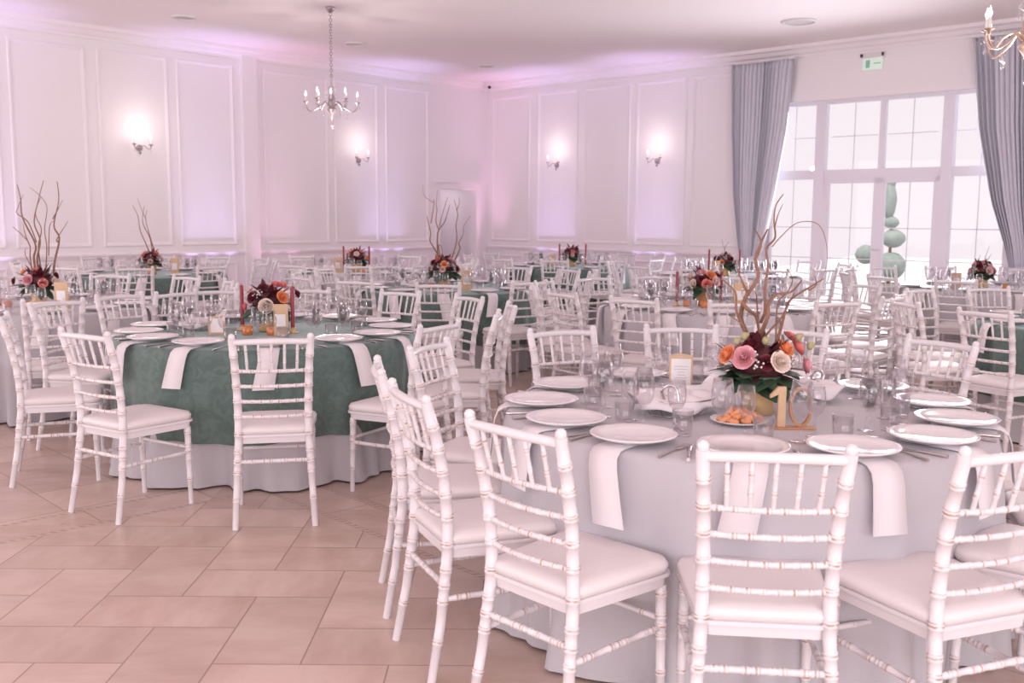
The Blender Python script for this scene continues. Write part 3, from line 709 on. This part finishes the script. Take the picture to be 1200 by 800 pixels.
T[7] = dict(x=.84, y=14.8, green=True, nm='green table by the right wall', seats=even(12, -70), seed=77, near=False, glasses=2)
T[8] = dict(x=1.66, y=8.31, green=False, nm='middle white table', seats=even(13, -94), seed=88, cutlery=True)
T[9] = dict(x=2.76, y=12.7, green=False, nm='white table by left curtain', seats=even(12, -85), seed=99, near=False, glasses=2)
T[10] = dict(x=5.11, y=10.7, green=False, nm='white table before the window', seats=even(12, -96), seed=110, near=False, glasses=3)
T[11] = dict(x=4.27, y=6.98, green=True, nm='green table at right edge', seats=even(13, -150), seed=121)
for k, d in T.items(): banquet_table(k, **d)

# ------------------------------------------------------------------ flowers
def rose_mesh(col):
    mb = MB(); rnd = random.Random(5)
    def petal(a, r0, r1, h0, h1, w, curl):
        n, m = 5, 5; rings = []
        for i in range(m):
            v = i/(m-1); row = []
            for j in range(n):
                u = -1+2*j/(n-1); ww = w*math.sin(PI*(.18+.62*v)); ang = a+u*ww
                rr = r0+(r1-r0)*math.sin(v*PI/2)+curl*max(0, v-.6)*(1-.3*abs(u)); z = h0+(h1-h0)*v-.12*abs(u)**2*v-curl*.5*max(0, v-.75)
                row.append((rr*math.cos(ang), rr*math.sin(ang), z))
            rings.append(row)
        mb.loft(rings, 0, False, True, False)
    mb.lathe([(.02, .0), (.11, .2), (.10, .60), (.05, .68), (.01, .66)], 8)
    for L, (n, r0, r1, h1, w, c) in enumerate(((3, .07, .17, .84, 1.35, -.04), (3, .08, .28, .84, 1.3, -.03), (4, .10, .42, .80, 1.1, .0), (5, .14, .60, .70, .95, .06), (5, .18, .78, .54, .92, .12), (6, .2, .95, .34, .80, .20))):
        for k in range(n): petal(2*PI*k/n+L*.7+rnd.uniform(-.1, .1), r0, r1, 0, h1, w, c)
    return mb.mesh('rose', [M['rose_'+col]])
ROSE = {k: rose_mesh(k) for k in ('pink', 'cream', 'orange', 'coral', 'burgundy', 'blush')}
def leaf(mb, base, tip, w, droop=.0, fold=.15):
    b, t = Vector(base), Vector(tip); d = t-b; L = d.length; d.normalize(); s = d.cross(Vector((0, 0, 1)))
    s = s.normalized() if s.length > .05 else Vector((1, 0, 0)); n = s.cross(d); rings = []
    for k in range(6):
        v = k/5; ww = w*math.sin(PI*min(1, .06+.94*v))**.8+.0008; c = b+d*L*v+n*(-droop*L*v*v)
        rings.append([c-s*ww+n*fold*ww, c, c+s*ww+n*fold*ww])
    mb.loft(rings, 0, False, True, False)
def flowers(x, y, z0, nm, roses, R=.15, vase='gold', twigs=(), s=100., base=(0, 0), seed=1, tray=False, hz=.22, nleaf=26, scale_t=1.):
    e = tag(empty('flower_centrepiece', (x, y, z0)), 'rose and foliage centrepiece '+nm, 'flower arrangement', 'floral centrepieces')
    rnd = random.Random(seed)
    v = MB(); v.lathe([(.002, .0), (.062, 0), (.066, .01), (.060, .05), (.068, .10), (.075, .13), (.070, .13), (.06, .1)], 8 if vase == 'gold' else 24); v.build('vase', M['gold'] if vase == 'gold' else M['wood'], e)
    c = Vector((0, 0, hz-.03))
    g = MB()
    for k in range(nleaf):
        a = 2*PI*k/nleaf+rnd.uniform(-.2, .2); el = rnd.uniform(-.30, .35); r1 = R*rnd.uniform(.95, 1.35)
        d = Vector((math.cos(a)*math.cos(el), math.sin(a)*math.cos(el), math.sin(el)))
        leaf(g, c+d*.03-Vector((0, 0, .02)), c+d*r1-Vector((0, 0, .02)), R*(rnd.uniform(.34, .46) if k % 2 else rnd.uniform(.18, .28)), rnd.uniform(.1, .38))
    g.ball((0, 0, hz-.05), R*.55, 12, 8, sz=.7); g.build('green_foliage', M['leaf'], e)
    b = MB()
    for k in range(30):
        a = rnd.uniform(0, 2*PI); el = rnd.uniform(-.1, 1.2); r1 = R*rnd.uniform(.85, 1.3)
        d = Vector((math.cos(a)*math.cos(el), math.sin(a)*math.cos(el), math.sin(el)))
        leaf(b, c+d*.04, c+d*r1, R*rnd.uniform(.08, .16), rnd.uniform(-.1, .3))
    b.ball((0, 0, hz), R*.66, 12, 8, sz=.75); b.build('burgundy_foliage', M['bleaf'], e)
    w = MB()
    for k in range(8):
        a = rnd.uniform(0, 2*PI); el = rnd.uniform(0, .9); d = Vector((math.cos(a)*math.cos(el), math.sin(a)*math.cos(el), math.sin(el)*.8)); cc = c+d*R*1.0
        for i in range(7):
            q = cc+Vector([rnd.uniform(-.022, .022) for _ in range(3)]); w.ball(q, .0045, 6, 4)
            w.tube([c+d*R*.6, q], .0008, 3)
    w.build('berry_sprigs', M['berry'], e)
    for i, (dx, dz, dy, r, col) in enumerate(roses):
        p = Vector((dx, dy, dz)); d = (p-c).normalized()
        inst(ROSE[col], 'rose', e, p-d*r*.35, d.to_track_quat('Z', 'Y').to_euler(), r)
    for i, tw in enumerate(twigs):
        r0, pts = tw[0], tw[1:]; pp = []; yo = rnd.uniform(-.05, .05)
        for k, (px, py) in enumerate(pts):
            pp.append(((px-base[0])/s, yo*min(1, k*.5)+rnd.uniform(-.012, .012)+.03*math.sin(k*1.3+i), max(.1, (base[1]-py)/s)))
        sp = smooth_path(pp, 5); n = len(sp); m = MB(); m.tube(sp, [r0*(1-.72*k/(n-1)) for k in range(n)], 7); m.build('willow_twig', M['twig'], e)
    return e
def z_of(k): return ZT+(.0045 if T[k]['green'] else .001)
def ring_roses(R, hz, seed, cols, n=13, r=.032):
    rnd = random.Random(seed); out = []
    for i in range(n):
        a = 2*PI*i/n*1.0+rnd.uniform(-.15, .15)+(.3 if i % 2 else 0); el = (.05, .55, 1.0)[i % 3]+rnd.uniform(-.1, .1)
        out.append((R*.92*math.cos(a)*math.cos(el), hz-.02+R*.80*math.sin(el), R*.92*math.sin(a)*math.cos(el), r*rnd.uniform(.9, 1.2), cols[i % len(cols)]))
    return out
# near white table: tall curly willow
tw1 = [(.011, (886, 425), (880, 397), (870, 375), (872, 350), (885, 327), (884, 307), (892, 288), (897, 272)), (.006, (884, 308), (892, 288), (881, 271)),
       (.010, (890, 425), (890, 397), (894, 372), (896, 357), (907, 347), (925, 344), (934, 330)),
       (.0065, (893, 380), (895, 365), (896, 340), (901, 315), (900, 295), (907, 282), (902, 262), (905, 245), (917, 232)),
       (.0022, (901, 292), (907, 282), (927, 265), (950, 265), (959, 282), (959, 310), (952, 332)),
       (.0075, (900, 425), (915, 397), (927, 372), (931, 355), (955, 336), (966, 329)), (.004, (946, 342), (955, 336), (950, 325)),
       (.006, (893, 420), (900, 397), (917, 372), (926, 345)), (.008, (884, 420), (878, 397), (862, 367), (861, 345), (847, 330)),
       (.0055, (882, 420), (872, 397), (865, 380), (852, 370)), (.009, (868, 356), (874, 364), (885, 372), (890, 390), (891, 415)), (.006, (873, 345), (872, 337), (865, 317)),
       (.004, (910, 400), (915, 360), (928, 345), (931, 330), (922, 318)), (.003, (905, 270), (912, 255), (916, 243)), (.004, (893, 400), (886, 360), (880, 345), (872, 335))]
r1 = [(-.084, .228, -.105, .046, 'pink'), (.050, .215, -.125, .042, 'cream'), (-.135, .232, -.05, .038, 'orange'), (.082, .258, -.07, .038, 'orange'), (.138, .255, -.03, .038, 'coral'),
      (.165, .19, -.05, .038, 'pink'), (-.05, .27, -.06, .032, 'burgundy'), (.12, .29, .02, .03, 'coral'), (.0, .21, -.12, .032, 'burgundy'), (-.12, .20, .07, .038, 'blush'), (-.04, .22, .13, .04, 'pink'),
      (.06, .22, .13, .038, 'orange'), (.13, .2, .09, .036, 'cream'), (-.02, .285, .04, .034, 'burgundy')]
e1 = flowers(.925, 3.69, z_of(1), 'with tall curly willow twigs on the near white table', r1, .155, 'gold', tw1, 312., (892, 487), 3, hz=.19, nleaf=30)
for q in ((-.075, -.07, .30), (.0, -.08, .285), (.13, -.05, .295), (.18, -.03, .26), (-.10, -.06, .28)):
    m = MB(); m.ball(q, .013, 8, 6, sz=1.2); m.ball((q[0]+.010, q[1], q[2]+.006), .009, 8, 6); m.build('green_bud', M['bud'], e1)
# front green table
r2 = [(.02, .17, -.14, .048, 'cream'), (.115, .225, -.09, .042, 'orange'), (.06, .30, -.03, .034, 'coral'), (.105, .295, -.03, .032, 'coral'), (-.075, .225, -.10, .042, 'burgundy'), (-.13, .16, -.06, .03, 'coral'), (-.02, .285, -.05, .036, 'burgundy'),
      (.19, .24, -.02, .03, 'burgundy'), (-.11, .26, -.02, .03, 'blush'), (-.09, .16, .10, .04, 'pink'), (.03, .18, .14, .04, 'orange'), (.13, .17, .09, .04, 'cream'), (0, .27, .06, .036, 'coral')]
e2 = flowers(-1.53, 6.22, z_of(2), 'between burgundy candles on the front green table', r2, .155, 'gold', (), 1, (0, 0), 8, hz=.19)
# middle green table
tw3 = [(.009, (513, 300), (510, 291), (503, 279), (504, 270), (502, 260), (499, 249)), (.006, (504, 258), (507, 238), (507, 230)), (.010, (512, 300), (512, 269), (520, 256), (526, 236)), (.006, (513, 265), (510, 255), (511, 243), (510, 235), (511, 219)),
       (.005, (514, 262), (517, 250), (522, 233), (524, 228)), (.008, (528, 300), (534, 278), (533, 260), (535, 247), (531, 230)), (.005, (534, 243), (537, 235), (537, 227)), (.007, (532, 300), (538, 287), (537, 280), (542, 271), (543, 261), (550, 249)),
       (.006, (515, 300), (513, 283), (517, 287), (518, 300)), (.003, (507, 234), (497, 226), (495, 212))]
flowers(-.70, 10.15, z_of(3), 'with willow twigs on the middle green table', ring_roses(.165, .21, 4, ['orange', 'pink', 'burgundy', 'coral', 'blush']), .17, 'gold', tw3, 115., (519, 333), 12, hz=.22)
tw4 = [(.008, (165, 300), (162, 290), (157, 275), (156, 258), (150, 245)), (.008, (168, 300), (166, 283), (160, 265), (163, 246)), (.007, (171, 300), (168, 280), (165, 262), (167, 250)), (.004, (163, 262), (158, 245), (156, 236))]
flowers(-4.42, 12.2, z_of(4), 'with short twigs on the far left green table', ring_roses(.145, .18, 6, ['pink', 'blush', 'burgundy', 'coral'], 12, .034), .15, 'gold', tw4, 96., (167, 325), 14, hz=.19)
tw5 = [(.010, (44, 320), (42, 302), (46, 287), (36, 257), (35, 235), (29, 219)), (.009, (47, 320), (47, 302), (54, 282), (50, 262), (54, 237), (58, 214)), (.010, (64, 320), (67, 305), (74, 280), (68, 265), (72, 237), (72, 215)),
       (.006, (72, 284), (74, 280), (86, 260)), (.005, (69, 258), (76, 247), (81, 236)), (.007, (43, 320), (41, 302), (39, 285), (24, 267)), (.005, (41, 290), (35, 275), (34, 262)), (.006, (50, 318), (46, 290), (52, 270), (48, 252), (54, 232)),
       (.005, (46, 285), (38, 262), (28, 252), (29, 245), (33, 230)), (.005, (56, 318), (60, 290), (57, 270), (58, 245), (50, 232), (40, 222)), (.005, (62, 300), (66, 268), (70, 260)), (.005, (46, 318), (34, 300), (33, 291))]
r5 = [(-.03, .215, -.13, .044, 'pink'), (.09, .19, -.12, .038, 'coral'), (-.17, .20, -.06, .034, 'burgundy'), (.155, .20, -.05, .034, 'cream'), (-.10, .27, -.04, .034, 'orange'), (.14, .245, 0, .034, 'burgundy'), (0, .29, -.02, .034, 'coral'),
      (.05, .26, -.08, .036, 'burgundy'), (-.09, .2, .1, .04, 'orange'), (.05, .2, .12, .04, 'pink'), (.13, .17, .07, .034, 'blush')]
flowers(-3.76, 7.9, z_of(5), 'with many tall twigs on the white table at left edge', r5, .165, 'gold', tw5, 146., (48, 358), 16, hz=.20)
flowers(-2.02, 12.95, z_of(6), 'beside a candle on the white table by the left wall', ring_roses(.15, .20, 8, ['orange', 'burgundy', 'cream', 'coral']), .155, 'gold', (), 1, (0, 0), 18, hz=.20)
flowers(.88, 14.8, z_of(7), 'between candles on the green table by the right wall', ring_roses(.15, .19, 9, ['pink', 'blush', 'coral', 'burgundy']), .16, 'gold', (), 1, (0, 0), 20, hz=.20)
r8 = [(.045, .265, -.08, .046, 'orange'), (-.035, .285, -.05, .042, 'pink'), (0, .19, -.13, .046, 'coral'), (.085, .21, -.10, .046, 'blush'), (-.11, .19, -.07, .04, 'cream'), (-.04, .235, -.10, .034, 'burgundy'), (.12, .25, 0, .034, 'burgundy'), (-.12, .25, 0, .034, 'blush'),
      (-.08, .2, .11, .04, 'orange'), (.05, .22, .12, .04, 'pink')]
flowers(1.60, 8.31, z_of(8), 'between burgundy candles on the middle white table', r8, .155, 'wood', (), 1, (0, 0), 22, hz=.20)
tw9 = [(.005, (867, 300), (868, 292), (865, 286), (864, 280)), (.005, (869, 300), (868, 290), (871, 283))]
flowers(2.70, 12.7, z_of(9), 'with a stray twig on the white table by left curtain', ring_roses(.15, .19, 10, ['orange', 'burgundy', 'blush'], 9), .16, 'gold', tw9, 90., (868, 322), 24, hz=.20)
tw10 = [(.005, (1152, 314), (1152, 307), (1153, 300)), (.005, (1158, 314), (1159, 305), (1161, 290)), (.005, (1162, 314), (1162, 306), (1165, 299)), (.004, (1155, 314), (1156, 307), (1155, 301))]
flowers(5.04, 10.7, z_of(10), 'with short twigs on the white table before the window', ring_roses(.14, .20, 12, ['pink', 'blush', 'pink', 'burgundy'], 12, .036), .145, 'gold', tw10, 109., (1155, 339), 26, hz=.20)

# ------------------------------------------------------------------ candles, cards, votives
def candle(x, y, z, label, h=.255):
    e = tag(empty('taper_candle', (x, y, z)), label, 'candle', 'burgundy candles')
    a = MB(); a.lathe([(.002, 0), (.035, 0), (.036, .006), (.014, .012), (.013, .03), (.017, .034), (.002, .034)], 16); a.build('candle_holder', M['gold'], e)
    a = MB(); a.lathe([(.0125, .03), (.0125, .03+h), (.010, .034+h), (.002, .033+h)], 14); c = a.build('wax_candle', M['candle'], e)
    a = MB(); a.tube([(0, 0, .03+h), (0, 0, .045+h)], .0015, 5); a.build('wick', M['wick'], c)
for k, x, y, side in ((2, -1.36, 6.14, 'right'), (2, -1.71, 6.28, 'left'), (8, 1.375, 8.31, 'left'), (8, 1.75, 8.34, 'right'), (7, .69, 14.7, 'left'), (7, 1.08, 14.75, 'right'), (9, 2.50, 12.7, 'left'), (9, 2.89, 12.7, 'right'), (6, -1.86, 12.95, 'right'), (6, -2.20, 13.0, 'left')):
    candle(x, y, z_of(k), 'burgundy taper candle %s of the flowers on the %s' % (side, T[k]['nm']), .30 if k in (7, 9, 6) else .25)
def card(x, y, z, w, h, rz, label, style='gold'):
    e = tag(empty('menu_card', (x, y, z), rz), label, 'menu card', 'gold-trimmed table cards')
    if style == 'gold':
        a = MB(); a.box(-w/2, w/2, -.012, .012, 0, h); a.build('card_body', M['goldcard'], e)
        a = MB(); a.box(-w*.33, w*.33, -.014, -.0121, h*.30, h*.68); a.build('paper_label', M['paper'], e)
    else:
        a = MB(); a.box(-w/2, w/2, .0, .004, 0, h)
        n = 7; prev = None
        for i in range(n):     # scalloped head
            a.tube([(-w/2+w*(i+.5)/n, -.001, h+.002+.008*math.sin(PI*(i+.5)/n)), (-w/2+w*(i+.5)/n, .005, h+.002+.008*math.sin(PI*(i+.5)/n))], w/n*.62, 10)
        a.box(-w/2-.004, -w/2+.003, -.004, .008, 0, h+.01); a.box(w/2-.003, w/2+.004, -.004, .008, 0, h+.01); a.build('gilt_holder', M['goldcard'], e)
        a = MB(); a.box(-w/2+.003, w/2-.003, -.0045, -.001, .0, h-.004); p = a.build('menu_paper', M['paper'], e)
        a = MB(); rr = random.Random(2)
        for i in range(9):
            u = w*rr.uniform(.16, .32); zz = h-.035-i*.0115; a.box(-u, u, -.0051, -.0046, zz, zz+.0016)
        a.build('text_lines', M['ink'], p)
card(.675, 3.93, z_of(1), .084, .175, R_(-6), 'white menu in a scalloped gold holder on the near white table', 'menu')
card(-1.40, 6.0, z_of(2), .085, .19, R_(8), 'gold card with white label by the front green table flowers')
card(-.45, 9.85, z_of(3), .105, .20, R_(5), 'gold card with white label on the middle green table')
card(-3.50, 7.72, z_of(5), .11, .20, R_(-8), 'gold card with white label on the white table at left edge')
card(-4.10, 12.1, z_of(4), .10, .20, R_(0), 'gold card with white label on the far left green table')
card(-2.25, 12.85, z_of(6), .10, .19, R_(0), 'gold card with white label on the white table by the left wall')
card(1.88, 8.20, z_of(8), .11, .20, R_(0), 'gold card with white label on the middle white table')
card(2.56, 12.55, z_of(9), .10, .20, R_(0), 'gold card with white label on the white table by left curtain')
card(4.72, 10.6, z_of(10), .10, .17, R_(0), 'gold card with white label on the white table before the window')
card(.58, 14.6, z_of(7), .09, .18, R_(0), 'gold card with white label on the green table by the right wall')

def votive(x, y, z, nm, side):
    e = tag(empty('votive_holder', (x, y, z)), 'small amber votive %s of the flowers on the %s' % (side, nm), 'candle holder', 'amber votives')
    a = MB(); a.lathe([(.002, 0), (.028, 0), (.030, .003), (.034, .055), (.031, .055), (.027, .008), (.002, .007)], 18); a.build('glass_cup', M['amber'], e)
    a = MB(); a.lathe([(.002, .008), (.022, .008), (.022, .026), (.002, .027)], 14); a.build('tealight', M['paper'], e)
for k, dx, dy, sd in ((2, .07, -.21, 'front right'), (2, -.08, -.20, 'front left'), (3, -.14, -.16, 'front left'), (3, .03, -.2, 'front right'), (5, .02, -.20, 'front right'), (5, -.13, -.17, 'front left'), (5, -.3, 0, 'far left'), (8, -.09, -.20, 'front left'), (8, -.21, -.08, 'left'), (10, .1, -.18, 'front right'), (4, .08, -.18, 'front right'), (6, .1, -.18, 'front right')):
    votive(T[k]['x']+dx, T[k]['y']+dy, z_of(k), T[k]['nm'], sd)

# table number "10" on the near white table
e = tag(empty('table_number', (.975, 3.415, z_of(1)), R_(-3)), 'upright wooden table number 10 in front of the near flowers', 'table number')
a = MB(); a.box(-.085, .085, -.02, .02, 0, .008); a.build('base', M['wood'], e)
a = MB(); a.box(-.047, -.021, -.009, .009, .008, .148); a.add([(-.047, -.009, .148), (-.047, .009, .148), (-.075, .009, .118), (-.075, -.009, .118), (-.075, -.009, .108), (-.075, .009, .108), (-.047, .009, .122), (-.047, -.009, .122)], [(0, 1, 2, 3), (3, 2, 5, 4), (4, 5, 6, 7), (0, 3, 4, 7), (1, 6, 5, 2)], 0, False); a.build('digit_one', M['goldcard'], e)
a = MB(); rings = []
for i in range(28):
    q = 2*PI*i/28; c, s = math.cos(q), math.sin(q)
    rings.append([(.032+(.040-w)*c, y_, .078+(.070-w)*s) for w, y_ in ((0, -.009), (0, .009), (.009, .009), (.009, -.009))])
rings.append(rings[0]); a.loft(rings, 0, False, False); a.build('digit_zero', M['wood'], e)

# snack plate with crackers
e = tag(empty('snack_plate', (.815, 3.50, z_of(1))), 'small white plate of orange crackers on the near white table', 'plate')
a = MB(); a.lathe([(.002, 0), (.06, 0), (.09, .010), (.105, .017), (.103, .0185), (.07, .008), (.002, .005)], 32); a.build('plate', M['china'], e)
cm = MB(); rr = random.Random(1)
rings = [[(math.cos(2*PI*i/8)*r*(1+.2*math.sin(3*i)), math.sin(2*PI*i/8)*r*.75, z) for i in range(8)] for r, z in ((.003, -.007), (.013, -.005), (.016, .001), (.012, .007), (.003, .008))]
cm.loft(rings, 0, False); CK = cm.mesh('cracker', [M['nut']])
for i in range(46):
    if i < 20: r, zz = .072*math.sqrt(rr.random()), .016
    elif i < 36: r, zz = .055*math.sqrt(rr.random()), .027
    else: r, zz = .034*math.sqrt(rr.random()), .038
    q = rr.uniform(0, 2*PI)
    tag(inst(CK, 'cracker', None, (.815+r*math.cos(q), 3.50+r*math.sin(q), z_of(1)+zz), (rr.uniform(-.6, .6), rr.uniform(-.6, .6), rr.uniform(0, 6)), rr.uniform(1.1, 1.45)), 'orange-brown cracker heaped on the small snack plate', 'cracker', 'crackers on the snack plate')

# bread baskets wrapped in a folded napkin
def basket(x, y, z, rz, nm, s=1.):
    e = tag(empty('bread_basket', (x, y, z), rz), 'white napkin wrapped basket on the '+nm, 'basket', 'napkin-wrapped baskets'); e.scale = (s, s, s)
    a = MB()
    for zz, r in ((.004, .075), (.035, .095), (.065, .11)):
        a.tube([(1.35*r*math.cos(2*PI*k/24), r*math.sin(2*PI*k/24), zz) for k in range(25)], .0025, 6, cap=False)
    for k in range(16):
        q = 2*PI*k/16; a.tube([(1.35*.075*math.cos(q), .075*math.sin(q), .004), (1.35*.11*math.cos(q), .11*math.sin(q), .065)], .002, 5)
    a.tube(smooth_path([(-.06, -.06, .05), (-.085, -.07, .10), (-.06, -.08, .125), (-.03, -.085, .10), (-.03, -.10, .03), (-.02, -.105, .006)], 4), .006, 8)
    a.build('wire_frame', M['steel'], e)
    c = MB(); N = 48; rings = []
    for k in range(9):
        v = k/8; row = []
        for i in range(N):
            q = 2*PI*i/N; r = (.148-.10*v*v)*(1+.10*math.sin(3*q+1)*(1-v)+.06*math.sin(7*q)*(1-v)); lift = .12*math.exp(-((q-.35)/.55)**2)+.05*math.exp(-((q-3.0)/.5)**2)
            row.append((1.25*r*math.cos(q), .8*r*math.sin(q), .03+.055*math.sin(v*PI/2)+lift*(1-v)**1.2+.01*math.sin(5*q+v*4)))
        rings.append(row)
    c.loft(rings, 0, False); c.add([tuple(p) for p in rings[-1]], [tuple(range(N))], 0, False)
    o = c.build('napkin_wrap', M['napkin'], e); sm = o.modifiers.new('thick', 'SOLIDIFY'); sm.thickness = .003
basket(.615, 3.66, z_of(1), R_(12), 'near white table'); basket(-1.98, 6.25, z_of(2), R_(0), 'front green table', .85); basket(-1.02, 10.1, z_of(3), R_(20), 'middle green table', .85)
basket(-2.42, 12.95, z_of(6), R_(-10), 'white table by the left wall', .9); basket(1.18, 3.98, z_of(1), R_(160), 'near white table behind the number', .9)
basket(.45, 14.8, z_of(7), R_(10), 'green table by the right wall', .9)
# small gold easel frame on the front green table
e = tag(empty('card_frame', (-1.80, 6.03, z_of(2)), R_(14)), 'small gold frame with a white card on the front green table', 'picture frame')
a = MB(); rings = []
for ins, o in ((0, 0), (0, -.008), (.012, -.008), (.012, 0)): rings.append([(-.05+ins, o, .0+ins), (.05-ins, o, 0+ins), (.05-ins, o+.03, .11-ins), (-.05+ins, o+.03, .11-ins)])
a.loft(rings, 0, False, False); a.build('frame', M['goldcard'], e)
a = MB(); a.add([(-.04, .0, .01), (.04, .0, .01), (.04, .028, .10), (-.04, .028, .10)], [(0, 1, 2, 3)], 0, False); a.build('card', M['paper'], e)
a = MB(); a.tube([(0, .03, .1), (0, .06, .002)], .002, 5); a.build('stand', M['gold'], e)

# ------------------------------------------------------------------ light
w = bpy.data.worlds.new('daylight'); scene.world = w; w.use_nodes = True
bg = w.node_tree.nodes['Background']; bg.inputs[0].default_value = (.93, .84, .87, 1); bg.inputs[1].default_value = 1.0
def area(loc, target, sx, sy, e, col):
    ld = bpy.data.lights.new('daylight_fill', 'AREA'); ld.shape = 'RECTANGLE'; ld.size = sx; ld.size_y = sy; ld.energy = e; ld.color = col
    o = bpy.data.objects.new('daylight_fill', ld); COL.objects.link(o); o.location = loc
    o.rotation_euler = (Vector(target)-Vector(loc)).to_track_quat('-Z', 'Y').to_euler(); return o
area((1.0, -4.0, 1.9), (0, 8, 5.2), 10, 3.0, 370, (1, .93, .95))  # added fill panel behind the camera, no window modelled there
area((-9.5, 5.5, 1.9), (0, 9, 5.0), 7, 3.0, 190, (1, .93, .95))  # added fill panel on the left side, stands in for unseen daylight
p = TR((8.1, .06, 1.7)); q = TR((8.1, 6, 1.7)); area(p, q, 3.4, 2.9, 120, (.95, .95, 1)).data.spread = R_(115)
p = TR((14.5, .3, 2.0)); q = TR((10, 8, 1.2)); area(p, q, 4, 3, 35, (.97, .96, 1))  # weak fill panel added along the right wall, without a window
sd = bpy.data.lights.new('sun', 'SUN'); sd.energy = 2.6; sd.angle = R_(2); sd.color = (1, .96, .93)     # sun over the roof, on the terrace
so = bpy.data.objects.new('sun', sd); COL.objects.link(so); so.rotation_euler = Vector((-.687*.5, -.7266*.5, .866)).to_track_quat('Z', 'Y').to_euler()
q = TL((.85, -1.0, 1.9)); point((q.x, q.y, q.z), 5, .15, (1, .85, .93))     # fill light added to brighten the passage behind the doorway

scene.view_settings.view_transform = 'Standard'; scene.view_settings.look = 'None'; scene.view_settings.gamma = 1; scene.view_settings.exposure = 0.13
scene.view_settings.use_curve_mapping = False
